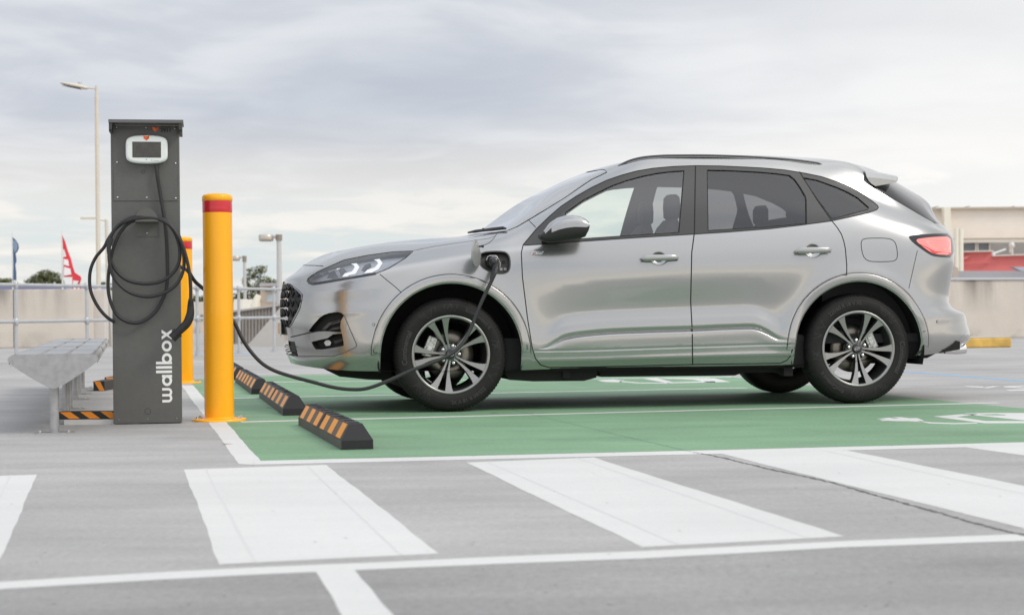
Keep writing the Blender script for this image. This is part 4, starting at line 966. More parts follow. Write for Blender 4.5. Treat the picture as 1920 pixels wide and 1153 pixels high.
# mirrors
MX = [1012, 1014, 1020, 1031, 1044, 1058, 1072, 1085, 1094, 1099, 1101]
MT = [441, 438.5, 434, 418.5, 409, 404.6, 404, 406.5, 410.3, 415, 420]
MBt = [445, 449, 453, 455.3, 454.6, 452.6, 450.2, 448.2, 445, 435.5, 427]
MS = [438, 436, 435, 434, 433, 432, 430.5, 429, 428, 427, 424]
for sd_ in (-1, 1):
    cap, base = MB(), MB(); rings = []
    for x, t, b_ in zip(MX, MT, MBt):
        pt, pb_ = onY(x, t, -1.03), onY(x, b_, -1.03); cz = (pt.z+pb_.z)/2; hz = (pt.z-pb_.z)/2; fr = (x-1012)/89; hy = .095*math.sin(PI*min(1, .16+fr*.50))
        if x >= 1099: hy *= .93
        yc = -1.01-.03*fr
        rings.append([(pt.x, (yc+hy*np.sign(math.cos(q))*abs(math.cos(q))**.62)*(-sd_), cz+hz*np.sign(math.sin(q))*abs(math.sin(q))**.7) for q in np.linspace(0, 2*PI, 37)[:-1]])
        rings[-1] = [(a, -c if sd_ == -1 else -c, d) if False else (a, c if sd_ == -1 else c, d) for a, c, d in rings[-1]]
    if sd_ == -1: rings = [[(a, c, d) for a, c, d in r] for r in rings]
    else: rings = [[(a, c, d) for a, c, d in r] for r in rings]
    vs = [p for r in rings for p in r]; n = 36; fc, fb_ = [], []
    for i in range(len(rings)-1):
        zs = onY((MX[i]+MX[i+1])/2, (MS[i]+MS[i+1])/2, -1.03).z
        for k in range(n):
            f = (i*n+k, i*n+(k+1) % n, (i+1)*n+(k+1) % n, (i+1)*n+k); zc_ = sum(vs[j][2] for j in f)/4
            (fc if (zc_ > zs and i > 1) else fb_).append(f)
    fb_.append(tuple(range((len(rings)-1)*n, len(rings)*n)))
    fb_.append(tuple(range(n)))
    base.add(vs, fb_, 0, True); mo = base.build('door_mirror', PLA, car, world=False); cap.add([(a, b, c+.0008) for a, b, c in vs], fc, 0, True); cap.build('mirror_cap', PAINT, mo, world=False)
    s1 = MB(); a_ = onY(1035, 448, -.93); s1.box((a_.x-.05, sd_*.84, a_.z-.012), (a_.x+.06, sd_*1.0, a_.z+.016), 0, None, .006); s1.build('mirror_arm', PLA, mo, world=False)
    # indicator strip
    s2 = MB(); pts = [onY(1062, 432.5, -1.10), onY(1075, 430, -1.115), onY(1090, 428, -1.12), onY(1096, 427.8, -1.12)]; s2.tube([Vector((p.x, sd_*(1.104), p.z)) for p in pts], .0035, 6); s2.build('indicator_strip', CHR, mo, world=False)
# wipers
wp = MB(); pts = [(879, 441), (893, 438.5), (908, 436.5), (925, 434.8), (945, 432.5), (950, 433.5)]; P3 = []
for a, b in pts:
    tv = px_tv(a, b); P, Nn = grid_eval([tv[0]], [tv[1]]); P3.append(Vector(P[0]+Nn[0]*.018))
wp.tube(P3, [.006, .011, .010, .012, .011, .006], 8); wp.tube([P3[2]-Vector((0, 0, .01)), P3[2]+Vector((0, 0, .014))], .008, 8)
wp.build('wiper', PLA, car, world=False)
# charge port with open flap
pt = panel('charge_port', ['port'], mat('port_grey', (.055, .053, .05), .45), car, side=-1, off=-.040)
ring = OUT(PORT, 1, 3); tv = np.array(ring); P, Nn = grid_eval(tv[:, 0], tv[:, 1]); n = len(P); b = MB(); b.add(list(P)+list(P-Nn*.042), [(i, (i+1) % n, n+(i+1) % n, n+i) for i in range(n)], 0, True); b.build('port_wall', PLA, pt, world=False)
tvline(ring, .016, -.001, 'port_rim', mat('port_rim', (.08, .078, .074), .5), pt, closed=True)
def onskin(px, py, off=0.0):
    t, v = px_tv(px, py); P, Nn = grid_eval([t], [v]); return Vector(P[0]+Nn[0]*off)
b = MB(); c = onskin(925, 491); b.cyl(c+Vector((0, .045, 0)), c+Vector((0, .004, 0)), .046, .043, 28); b.cyl(c+Vector((.072, .040, .0)), c+Vector((.072, .03, .0)), .010, n=14); b.build('port_socket', PLA, pt, world=False)
b = MB()
for x, y in ((941, 503), (948.5, 503)):
    c2 = onskin(x, y, -.036); b.box((c2.x-.009, c2.y-.002, c2.z-.009), (c2.x+.009, c2.y+.001, c2.z+.009))
b.build('port_symbol', mat('symbol_grey', (.42, .42, .42), .5), pt, world=False)
b = MB(); cx_, cz_ = onY(894, 476, -.98).x, onY(894, 476, -.98).z
hinge = Vector((onskin(897, 490).x, -.905, cz_)); ang = math.radians(97); rings = []
fo = chaikin([(889, 446.7), (885.5, 455), (883.5, 466), (882.8, 478), (883.2, 488), (885.8, 497), (891.5, 500.6), (896, 498), (899, 490.6), (899.6, 481), (897.5, 469.6), (893.5, 455)], 1)
def flapP(u, w, th):
    p = onY(u, w, -.915-.17*(899.6-u)/16.8); return Vector((p.x+th, p.y, p.z))
n = len(fo); b.add([flapP(u, w, 0) for u, w in fo]+[flapP(u, w, .010) for u, w in fo], [tuple(range(n)), tuple(range(n, 2*n))[::-1]]+[(i, (i+1) % n, n+(i+1) % n, n+i) for i in range(n)])
fp = b.build('charge_flap', mat('flap_silver', (.30, .305, .31), .5, .3), pt, world=False)
b = MB(); h0 = flapP(896, 462, .008); b.cyl(h0, h0+Vector((.03, 0, 0)), .006, n=10); b.cyl(h0+Vector((.02, 0, 0)), h0+Vector((.028, 0, 0)), .009, n=10); b.build('flap_latch', PLA, fp, world=False)
b = MB(); b.box((hinge.x-.02, -.93, cz_-.045), (hinge.x+.012, -.885, cz_-.02)); b.build('flap_hinge', PLA, pt, world=False)
# badge on the front door
bd = MB(); A, B, C_, D_ = [onskin(*p, .002) for p in ((995, 477), (1016, 477), (1020, 471.5), (999, 471.5))]; bd.add([A, B, C_, D_, A+Vector((0, .003, 0)), B+Vector((0, .003, 0)), C_+Vector((0, .003, 0)), D_+Vector((0, .003, 0))], [(0, 1, 2, 3), (0, 4, 5, 1), (3, 2, 6, 7), (1, 5, 6, 2), (0, 3, 7, 4)])
bdo = bd.build('badge', mat('badge_silver', (.75, .75, .75), .3, .2), car, world=False)
vs, fs = text_mesh('ST', .021, .0006); M_ = Matrix.Translation(A.lerp(C_, .24)+Vector((.002, -.003, .0))) @ Matrix.Rotation(PI/2, 4, 'X') @ Matrix.Shear('XZ', 4, (0, 0)); b = MB(); b.add(vs, fs, 0, False, M_); b.build('badge_lettering', mat('badge_red', (.6, .03, .04), .4), bdo, world=False)
vs, fs = text_mesh('LINE', .016, .0003); M_ = Matrix.Translation(A.lerp(C_, .68)+Vector((0, -.003, 0))) @ Matrix.Rotation(PI/2, 4, 'X'); b = MB(); b.add(vs, fs, 0, False, M_); b.build('badge_lettering', mat('badge_grey', (.12, .12, .12), .4), bdo, world=False)
# exhaust tip, tow eye bits
b = MB(); p = onY(1800, 655.5, -.62); b.tube([Vector((p.x-.14, -.60, p.z+.005)), Vector((p.x-.02, -.62, p.z)), Vector((p.x+.035, -.62, p.z+.006))], [.030, .032, .034], 18); b.build('exhaust_tip', CHR, car, world=False)
b = MB(); p = onY(1777, 660, -.85); b.cyl((p.x, -.80, p.z+.02), (p.x, -.80, p.z-.01), .005, n=8); b.build('bumper_clip', PLA, car, world=False)
# ------------------------------------------------------------------ cabin
def seat(x, y, w, zb, hb_, rec=.20):
    b = MB()
    def ringz(cx, cz, hx, n=20): return [(cx+hx*np.sign(math.cos(q))*abs(math.cos(q))**.5, y+w/2*np.sign(math.sin(q))*abs(math.sin(q))**.5, cz) for q in np.linspace(0, 2*PI, n+1)[:-1]]
    b.loft([ringz(x-.25, zb-.05, .26), ringz(x-.25, zb+.04, .27), ringz(x-.25, zb+.09, .25)])
    def ringb(t, hw, hx): return [(x+rec*t+hx*np.sign(math.cos(q))*abs(math.cos(q))**.6, y+hw*np.sign(math.sin(q))*abs(math.sin(q))**.6, zb+hb_*t) for q in np.linspace(0, 2*PI, 21)[:-1]]
    b.loft([ringb(0, w*.48, .08), ringb(.25, w*.5, .085), ringb(.7, w*.46, .07), ringb(.92, w*.36, .055), ringb(1.0, w*.26, .03)])
    return b
for y in (-.37, .37):
    xs = onY(1222, 430, -.37).x; b = seat(xs-.06, y, .50, .62, .62, .19); so = b.build('front_seat', SEAT, car, world=False)
    h = MB(); cx = xs+.13; rings = [[(cx+.045*math.cos(q)*e+.01, y+.13*np.sign(math.sin(q))*abs(math.sin(q))**.6*e, z) for q in np.linspace(0, 2*PI, 17)[:-1]] for z, e in ((1.245, .7), (1.26, .95), (1.33, 1.0), (1.39, .92), (1.41, .6))]
    h.loft(rings); h.cyl((cx, y-.05, 1.2), (cx, y-.05, 1.27), .006, n=8); h.cyl((cx, y+.05, 1.2), (cx, y+.05, 1.27), .006, n=8); h.build('headrest', SEAT, so, world=False)
xs = onY(1425, 430, -.3).x; b = seat(xs, 0, 1.25, .66, .60, .20); so = b.build('rear_seat', SEAT, car, world=False)
for y in (-.38, .38):
    h = MB(); cx = xs+.22; rings = [[(cx+.04*math.cos(q)*e, y+.12*np.sign(math.sin(q))*abs(math.sin(q))**.6*e, z) for q in np.linspace(0, 2*PI, 17)[:-1]] for z, e in ((1.25, .8), (1.27, 1.0), (1.35, 1.0), (1.38, .7))]
    h.loft(rings); h.build('headrest', SEAT, so, world=False)
b = MB(); dx = onY(975, 450, -.4).x; ddx = onY(1085, 450, -.4).x
b.prism([(dx-.1, .55), (dx-.08, .98), (ddx-.22, 1.03), (ddx-.06, 1.0), (ddx, .88), (ddx-.02, .55)], 'y', -.78, .78); b.box((-1.1, -.80, .40), (1.9, .80, .46)); b.box((xs+.3, -.70, .46), (1.95, .70, .98))
b.build('dashboard', mat('dash_plastic', (.03, .03, .032), .7), car, world=False)
b = MB(); c = Vector((ddx+.10, .37, 1.0)); pts = [c+Vector((-.06*math.sin(q), .18*math.cos(q), .17*math.sin(q))) for q in np.linspace(0, 2*PI, 25)]; b.tube(pts, .014, 8, caps=False); b.cyl(c, c+Vector((-.15, 0, -.08)), .035, n=10); b.build('steering_wheel', PLA, car, world=False)
# ------------------------------------------------------------------ wheels
def tyre_mesh():
    prof = [(.236, .030), (.246, .016), (.255, .010), (.268, .005), (.290, .0), (.315, .002), (.334, .008), (.346, .018), (.3555, .030), (.3605, .042), (.3625, .058), (.3635, .085), (.3635, .140), (.3625, .167), (.3555, .195), (.334, .217), (.290, .225), (.240, .212), (.226, .195)]
    n = 400; vs = []; fs = []; k = len(prof)
    for i in range(n):
        a = 2*PI*i/n; c, q = math.cos(a), math.sin(a); notch = (i % 4 == 0); fine_ = (i % 8 in (4, 5))
        for j, (r, h) in enumerate(prof):
            if notch and 7 <= j <= 10: r -= .0035; h += .002
            if notch and 11 <= j <= 13: r -= .003
            vs.append((r*c, h, r*q))
    for i in range(n):
        j = (i+1) % n
        for p in range(k-1): fs.append((i*k+p, i*k+p+1, j*k+p+1, j*k+p))
    b = MB(); b.add(vs, fs, 0, True)
    for r in (.2565, .331): # sidewall ribs
        b.lathe([(r-.0016, .0115 if r < .3 else .0062), (r, .0095 if r < .3 else .0042), (r+.0016, .0105 if r < .3 else .0062)], 120, 'y')
    return b
def arc_text(b, txt, size, r, a0, h, thick=.0004, space=1.05):
    vs, fs = text_mesh(txt, size, thick, 0, space)
    out = []
    for v in vs:
        a = math.radians(a0)-v.x/r; rr = r+v.y; out.append((rr*math.cos(a), h, rr*math.sin(a)))
    b.add(out, [tuple(f) for f in fs])
def make_wheel():
    b = MB()
    b.lathe([(.2405, .020), (.2415, .012), (.2395, .008), (.230, .0085), (.2240, .013), (.2205, .026)], 120, 'y', 0)
    b.lathe([(.2205, .026), (.216, .060), (.205, .10), (.198, .18), (.215, .205)], 120, 'y', 1)
    hof = lambda u: .046-.034*((u-.03)/.2)**1.4 if u > .03 else .046
    for k in range(5):
        for sg in (-1, 1):
            phi = math.radians(38+72*k+sg*12.8); root = math.radians(38+72*k)
            us = [.036, .055, .085, .12, .155, .185, .205, .218, .2300]; wd = [.0035, .0045, .0060, .0085, .0120, .0160, .0195, .0230, .0290]
            lat = [(.0085-.0) * 1 if u < .04 else None for u in us]
            def ctr(u): # centre line bends from the hub out to the rim
                t = min(1, max(0, (u-.036)/.19)); a = root + sg*math.asin(min(1, .0095/u))*(1-t) + (phi-root)*t**.8 if True else 0
                return a
            top, bot = [], []
            L1, R1, L2, R2 = [], [], [], []
            for u, w in zip(us, wd):
                a = ctr(u); ca, sa = math.cos(a), math.sin(a); px_, pz_ = u*ca, u*sa; nx_, nz_ = -sa, ca; h = hof(u)
                L1.append((px_+nx_*w, h, pz_+nz_*w)); R1.append((px_-nx_*w, h, pz_-nz_*w)); w2 = w+.0055
                L2.append((px_+nx_*w2, h+.034, pz_+nz_*w2)); R2.append((px_-nx_*w2, h+.034, pz_-nz_*w2))
            n = len(us); b.add(L1+R1, [(i, i+1, n+i+1, n+i) for i in range(n-1)], 0, False)
            # thin bright bevel, then the dark flank
            Lb = [(x*1.0, y+.003, z) for x, y, z in [tuple(np.array(p)+(np.array(q)-np.array(p))*.12) for p, q in zip(L1, L2)]]
            Rb = [(x*1.0, y+.003, z) for x, y, z in [tuple(np.array(p)+(np.array(q)-np.array(p))*.12) for p, q in zip(R1, R2)]]
            b.add(L1+Lb, [(i, n+i, n+i+1, i+1) for i in range(n-1)], 2, False); b.add(R1+Rb, [(i, i+1, n+i+1, n+i) for i in range(n-1)], 2, False)
            b.add(Lb+L2, [(i, n+i, n+i+1, i+1) for i in range(n-1)], 1, False); b.add(Rb+R2, [(i, i+1, n+i+1, n+i) for i in range(n-1)], 1, False)
            b.add(L2+R2, [(i, n+i, n+i+1, i+1) for i in range(n-1)], 1, False)
    b.lathe([(0, .052), (.034, .052), (.060, .056), (.071, .066), (.074, .09), (.06, .13)], 48, 'y', 1)
    b.v = [Vector((v.x*1.042, v.y, v.z*1.042)) for v in b.v]
    w = b.build('wheel', [MACH, GUN, mat('bright_edge', (.50, .49, .47), .22, 1)], car, world=False)
    t = tyre_mesh().build('tyre', [RUB], w, world=False)
    lt = MB(); arc_text(lt, 'Continental', .046, .298, 171, -.0012, .0010, 1.0); lt.build('tyre_lettering', RUBT, w, world=False)
    lt = MB(); arc_text(lt, 'EcoContact 6', .036, .299, 52, -.0012, .0008, 1.0); lt.build('tyre_lettering', RUBT, w, world=False)
    lt = MB(); arc_text(lt, '225/60 R 18 V XL', .034, .301, -68, -.0012, .0008, 1.0); lt.build('tyre_lettering', RUBT, w, world=False)
    rr = random.Random(5)
    for c0 in (118, 12, -25, -118, -145, 92):
        pt_ = MB()
        for k in range(5):
            a = math.radians(c0+rr.uniform(-9, 9)); a2 = a+math.radians(rr.uniform(-9, 9)); r1, r2 = .268+rr.random()*.01, .322
            p = Vector((r1*math.cos(a), -.0008+.006*0, r1*math.sin(a))); q = Vector((r2*math.cos(a2), .0025, r2*math.sin(a2))); d = (q-p).normalized(); nn = Vector((-d.z, 0, d.x))*.0022
            m_ = (p+q)/2; m_.y = -.0012; p.y = .0028; q.y = .0032
            pt_.add([p-nn, p+nn, m_+nn, m_-nn, q+nn, q-nn], [(0, 1, 2, 3), (3, 2, 4, 5)])
        pt_.build('tyre_pattern', RUBP, w, world=False)
    b = MB(); b.lathe([(.06, .125), (.088, .112), (.158, .112), (.158, .135), (.06, .135)], 72, 'y'); b.build('brake_disc', STEEL, w, world=False)
    for k in range(5):
        a = math.radians(38+36+72*k+(-0)); c = Vector((.0575*math.cos(a), 0, .0575*math.sin(a))); b = MB()
        b.cyl(c+Vector((0, .058, 0)), c+Vector((0, .036, 0)), .0098, .0088, 6); b.cyl(c+Vector((0, .036, 0)), c+Vector((0, .0335, 0)), .0088, .004, 12); b.cyl(c+Vector((0, .064, 0)), c+Vector((0, .0545, 0)), .0145, n=14, mi=1); b.build('wheel_nut', [CHR, PLA], w, world=False)
    b = MB(); b.lathe([(0, .036), (.024, .037), (.0285, .040), (.030, .05)], 40, 'y'); cap = b.build('centre_cap', BLK, w, world=False)
    b = MB(); e = [(.0215*math.cos(q), .0355, .0115*math.sin(q)) for q in np.linspace(0, 2*PI, 41)[:-1]]; e2 = [(.019*math.cos(q), .0355, .0095*math.sin(q)) for q in np.linspace(0, 2*PI, 41)[:-1]]
    b.add(e+e2, [(i, (i+1) % 40, 40+(i+1) % 40, 40+i) for i in range(40)])
    vs, fs = text_mesh('Ford', .0145, .0003); b.add([(v.x, .0354, v.y) for v in vs], fs); b.build('cap_emblem', CHR, cap, world=False)
    return w
w1 = make_wheel(); w1.location = (XF, -.905, WR)
def caliper(w, ang, r=.135):
    b = MB(); a = math.radians(ang); M_ = Matrix.Rotation(-a, 4, 'Y') @ Matrix.Translation((r, 0, 0))
    b.box((-.035, .085, -.07), (.032, .15, .07), 0, M_, .008); b.box((-.02, .078, -.03), (.015, .09, .03), 0, M_, .004); b.cyl(M_ @ Vector((.0, .08, .05)), M_ @ Vector((0, .07, .05)), .012, n=10); b.cyl(M_ @ Vector((.0, .08, -.05)), M_ @ Vector((0, .07, -.05)), .012, n=10)
    return b.build('brake_caliper', CAL, w, world=False)
w2 = copy_tree(w1, car); w3 = copy_tree(w1, car); w4 = copy_tree(w1, car)
w2.location = (XR, -.905, WR); w3.location = (XF, .905, WR); w4.location = (XR, .905, WR)
phi = math.radians(22); w2.rotation_euler = (0, -phi, 0)
for ch in w2.children:
    if ch.name.startswith('tyre'): ch.rotation_euler = (0, -math.radians(155), 0)
w3.rotation_euler = (0, 0, PI); w4.rotation_euler = (0, .4, PI)
caliper(w1, 158); caliper(w2, 25-22, .128); caliper(w3, 20); caliper(w4, 150)
# ------------------------------------------------------------------ charging pedestal
PY = math.radians(11); GREY = mat('pedestal_grey', (.105, .106, .100), .42, noise=(25, .06), bump=(700, .12)); GREYL = mat('pedestal_grey_pale', (.20, .20, .195), .5)
WHT = mat('white_plastic', (.74, .78, .76), .3); SCR = mat('screw_metal', (.65, .65, .63), .3, .9)
pL, pR = gnd(217, 796), gnd(337, 793.5); pc = (pL+pR)/2; wd = (pR-pL).length; PY = math.atan2(pR.y-pL.y, pR.x-pL.x); print('pedestal', pL, pR, wd, math.degrees(PY))
PY = math.radians(10); wd = .392; hgt = at(270, 233, pc.y).z; print('h', hgt)
ped = empty('charging_pedestal', (pc.x, pc.y, 0), PY, 'dark grey metal charging post with white screen unit and vertical white lettering', 'charging station')
def PL(px, py, off=0.0):
    """pixel -> local (x, z) on the pedestal front"""
    M_ = Mof(ped); Mi = M_.inverted(); c = Mi @ CAM; d = Mi.to_3x3() @ ray(px, py); t = (-off-c.y)/d.y; p = c+d*t; return p.x, p.z
hw = wd/2
b = MB(); b.box((-hw, 0, .004), (hw, .19, hgt-.01), 0, None, .004); cas = b.build('casing', GREY, ped, world=False)
b = MB(); b.box((-hw+.014, -.004, PL(275, 377)[1]), (hw-.012, .0, hgt-.03), 0, None, .0015); pan = b.build('upper_panel', GREY, cas, world=False)
for px, py in ((218.5, 239), (273.5, 240), (328, 241.5), (219.5, 304.5), (329, 306.5), (220.5, 370.5), (275, 371), (329.5, 372)):
    x, z = PL(px, py); b = MB(); b.lathe([(0, -.008), (.004, -.0075), (.0055, -.0045), (.0055, -.003)], 14, 'y', M=Matrix.Translation((x, 0, z))); b.build('screw', SCR, pan, world=False)
for px, py in ((222.5, 787), (277, 786), (331.5, 784.5)):
    x, z = PL(px, py); b = MB(); b.lathe([(0, -.003), (.004, -.0025), (.005, 0)], 12, 'y', M=Matrix.Translation((x, 0, z))); b.build('screw', GREYL, cas, world=False)
for px, py, r in ((277, 771, .017), (269, 322.5, .010)):
    x, z = PL(px, py); yo = -.0042 if py < 400 else -.0003; b = MB(); b.lathe([(r-.0012, yo-.0006), (r, yo-.0012), (r+.0012, yo-.0006)], 30, 'y', M=Matrix.Translation((x, 0, z))); b.build('blanking_plug', mat('plug_line', (.03, .03, .03), .6), cas, world=False)
# cap
b = MB(); xl = PL(205, 232)[0]; xr = PL(344, 235)[0]; zt = hgt+.010
b.add([(xl, -.115, zt-.014), (xr, -.115, zt-.014), (xr, .26, zt-.0), (xl, .26, zt), (xl, -.115, zt+.004), (xr, -.115, zt+.004), (xr, .26, zt+.012), (xl, .26, zt+.012)], [(0, 3, 2, 1), (4, 5, 6, 7), (0, 1, 5, 4), (1, 2, 6, 5), (2, 3, 7, 6), (3, 0, 4, 7)])
cap = b.build('cap', mat('cap_metal', (.13, .13, .13), .4, .2), ped, world=False)
for s_, x in ((-1, xl), (1, xr)):
    d_ = .058; b = MB(); x0, x1 = (x+.002, x+.020) if s_ < 0 else (x-.026, x-.008)  # flange made thick and dark to fill the shaded gap beside the casing
    b.prism([(-.110, zt-.006), (.25, zt-.004), (.25, zt-.06), (-.098, zt-.064), (-.110, zt-.052)], 'x', x0, x1); b.build('cap_flange', mat('flange_gap_shade', (.045, .046, .045), .5), cap, world=False)
# fox-like arrow emblem, number and screen unit
ORG_ = mat('orange_emblem', (.80, .15, .03), .4); ORGD = mat('orange_emblem_deep', (.62, .10, .02), .4)
def emblem(px, py, s, y, par):
    x, z = PL(px, py); b = MB(); b.add([(x-s, y, z+s*.9), (x-s*.55, y, z+s*.60), (x, y, z+s*.42), (x, y, z-s), (x-s*.97, y, z-s*.22)], [(0, 4, 3, 2, 1)], 0); b.add([(x+s, y, z+s*.9), (x+s*.55, y, z+s*.60), (x, y, z+s*.42), (x, y, z-s), (x+s*.97, y, z-s*.22)], [(0, 1, 2, 3, 4)], 1)
    return b.build('emblem', [ORG_, ORGD], par, world=False)
emblem(291.5, 242.5, .0175, -.0046, pan)
def lettering(txt, px, py, size, y, m, par, rot=0.0, thick=0.0, sx=1.0, space=1.0):
    vs, fs = text_mesh(txt, size, thick, 0, space); x, z = PL(px, py); c, s_ = math.cos(rot), math.sin(rot); b = MB()
    b.add([(x+(v.x*sx*c-v.y*s_), y, z+(v.x*sx*s_+v.y*c)) for v in vs], fs); return b.build('lettering', m, par, world=False)
INK = mat('black_ink', (.008, .008, .008), .5)
lettering('3911', 311, 245.2, .030, -.0046, INK, pan, 0, .0012, 1.05); lettering('STATION', 310.5, 238.6, .0135, -.0046, INK, pan, 0, .0003, 1.0)
b = MB(); x0, z0 = PL(236.5, 307); x1, z1 = PL(314.5, 257)
def shape(x0, x1, z0, z1, bow=.006, ins_=0.0):
    out = []; x0 += ins_; x1 -= ins_; z0 += ins_; z1 -= ins_; cx, cz = (x0+x1)/2, (z0+z1)/2; hx, hz = (x1-x0)/2, (z1-z0)/2
    for q in np.linspace(0, 2*PI, 65)[:-1]:
        c, s_ = math.cos(q), math.sin(q); r = (abs(c)**5.5+abs(s_)**5.5)**(-1/5.5); X_, Z_ = r*c, r*s_; out.append((cx+hx*X_*(1+.0*Z_), cz+hz*Z_*(1-.13*X_*X_+.06)))
    return out
rings = [[(x, y, z) for x, z in shape(x0, x1, z0, z1, 0, i_)] for y, i_ in ((-.004, .010), (-.012, .004), (-.040, .0), (-.050, .003), (-.054, .009), (-.055, .014))]
b.loft(rings); un = b.build('charger_unit', WHT, ped, world=False)
b = MB(); sx0, sz1 = PL(248, 266, .056); sx1, sz0 = PL(302, 296, .056); b.prism(rrect(sx0, sx1, sz0, sz1, .003), 'y', -.0548, -.0562); b.build('screen', mat('screen_dark', (.045, .043, .038), .15, coat=.5, noise=(30, .25)), un, world=False)
emblem(275, 260.5, .0165, -.0560, un)
lettering('+', 275, 301, .02, -.0558, mat('teal_ink', (.15, .55, .5), .5), un, 0, .0005); lettering('o evse', 290, 301, .012, -.0558, mat('red_ink', (.55, .25, .22), .5), un) if False else None
b = MB(); x, z = PL(284.5, 300.6, .056); b.lathe([(.0028, -.0556), (.0036, -.0558), (.0044, -.0556)], 16, 'y', M=Matrix.Translation((x, 0, z))); b.build('unit_mark', mat('red_ink', (.55, .25, .22), .5), un, world=False)
b = MB(); b.box((PL(288, 301, .056)[0], -.0558, PL(288, 301, .056)[1]-.0015), (PL(298, 301, .056)[0], -.0550, PL(288, 301, .056)[1]+.0012)); b.build('unit_mark', mat('grey_ink', (.45, .45, .45), .5), un, world=False)
b = MB(); x, z = PL(301, 263.5, .056); b.lathe([(0, -.0562), (.0022, -.056), (.0026, -.055)], 12, 'y', M=Matrix.Translation((x, 0, z))); b.build('indicator', mat('white_dot', (.9, .9, .9), .3), un, world=False)
# vertical white lettering
b = MB()
def big_lettering():
    """lower-case rounded grotesque drawn from strokes: u runs up the post, v to the left"""
    T = .0118  # stroke
    def ring(u, v, r, n=28, a0=0, a1=360):
        ro, ri = r, r-T*1.12; q = [math.radians(a0+(a1-a0)*i/n) for i in range(n+1)]
        return [[(u+ro*math.cos(a), v+ro*math.sin(a)) for a in q], [(u+ri*math.cos(a), v+ri*math.sin(a)) for a in q]]
    quads = []
    def arc(u, v, r, a0=0, a1=360):
        o, i = ring(u, v, r, 28, a0, a1)
        for k in range(28): quads.append([o[k], o[k+1], i[k+1], i[k]])
    def bar(u0, v0, u1, v1): quads.append([(u0, v0), (u1, v0), (u1, v1), (u0, v1)])
    X = .0262*1.0     # half of the x height
    u = 0.0; H = 2*X; A = H+.017*1.0+.014
    # w
    wv = .068; bar(u, X*.75, u+T, H); bar(u+wv/2-T/2, X*.75, u+wv/2+T/2, H); bar(u+wv-T, X*.75, u+wv, H)
    r = (wv/2+T/2)/2; 
    for c in (u+r, u+wv-r):
        o, i = [], []
        for k in range(17):
            a = math.radians(180+180*k/16); o.append((c+r*math.cos(a), X*.75+X*.75*math.sin(a)/1.0)); i.append((c+(r-T)*math.cos(a), X*.75+(X*.75-T)*math.sin(a)))
        for k in range(16): quads.append([o[k], o[k+1], i[k+1], i[k]])
    u += wv+.009
    # a
    arc(u+X, X, X); bar(u+2*X-T, 0, u+2*X+.0005, H); u += 2*X+.009
    bar(u, 0, u+T*1.05, A); u += T+.009; bar(u, 0, u+T*1.05, A); u += T+.009
    bar(u, 0, u+T*1.05, A); arc(u+X, X, X); u += 2*X+.007
    arc(u+X, X, X); u += 2*X+.005
    wx = .046; quads.append([(u, 0), (u+T*1.25, 0), (u+wx, H), (u+wx-T*1.25, H)]); quads.append([(u, H), (u+T*1.25, H), (u+wx, 0), (u+wx-T*1.25, 0)]); u += wx
    return quads, u, A
qd, ulen, asc = big_lettering()
ub_, zb_ = PL(322, 754); ut_, zt_ = PL(322, 618); sc = (zt_-zb_)/ulen; xb = PL(322.5, 690)[0]; xa = PL(292.5, 690)[0]; sv_ = (xb-xa)/asc; print('lettering scale', sc, sv_)
for i, q in enumerate(qd): b.add([(xb-v*sv_, -.0008-.00002*(i % 9), zb_+u*sc) for u, v in q], [(0, 1, 2, 3)])
b.build('lettering', mat('white_vinyl', (.82, .82, .80), .4), cas, world=False)
# cable bracket
b = MB(); x0, z0 = PL(255, 444); x1, z1 = PL(297, 393); zm = PL(276, 417)[1]
b.box((x0, -.004, z0), (x1, -.0005, zm), 0); b.box((x0+.002, -.105, zm-.003), (x1-.002, -.004, zm)); cx = (x0+x1)/2; hr = (x1-x0)/2
b.prism([(x0, zm)]+[(cx-hr*math.cos(a), zm+hr*1.18*math.sin(a)) for a in np.linspace(0, PI, 22)]+[(x1, zm)][:0], 'y', -.108, -.104); br = b.build('cable_hook', mat('bracket_grey', (.10, .10, .092), .4), ped, world=False)
b = MB(); x, z = PL(276, 437.5); b.lathe([(0, -.008), (.004, -.007), (.005, -.004)], 12, 'y', M=Matrix.Translation((x, 0, z))); b.build('screw', SCR, br, world=False)
# ------------------------------------------------------------------ coiled cable hanging on the post, with its plug
CAB = mat('cable_rubber', (.022, .022, .023), .42); Mp = Mof(ped); YP = lambda px, py, off: (Mp @ Vector((PL(px, py, off)[0], -off, PL(px, py, off)[1])))
coil = [(293, 309, .03), (295, 330, .035), (299, 355, .03), (304, 385, .03), (309, 415, .035), (312, 445, .035), (313.5, 480, .03), (314, 520, .03), (311, 545, .03), (303, 565, .03), (291, 585, .035), (272, 600, .04), (255, 605.5, .045), (236, 602, .05), (219, 590, .055), (208, 568, .06), (203, 545, .06), (203, 520, .06), (206, 495, .06), (211, 470, .065), (222, 442, .07), (238, 421, .075), (258, 412, .08), (276, 410, .085), (297, 411, .085), (315, 420, .085), (328, 437, .085), (336, 460, .08), (337, 485, .08), (331, 503, .08), (318, 518, .08), (298, 529, .08), (270, 532, .08), (243, 527, .085), (222, 513, .09), (208, 490, .095), (203, 465, .10), (208, 443, .10), (222, 422, .10), (245, 409, .10), (272, 405, .098), (296, 407.5, .098), (318, 419, .10), (335, 441, .10), (343, 470, .10), (345, 497, .10), (339, 520, .10), (327, 537, .10), (308, 549, .10), (282, 556, .10), (255, 553, .105), (232, 541, .11), (214, 521, .11), (206, 497, .115), (204.5, 470, .115), (209, 447, .115)]
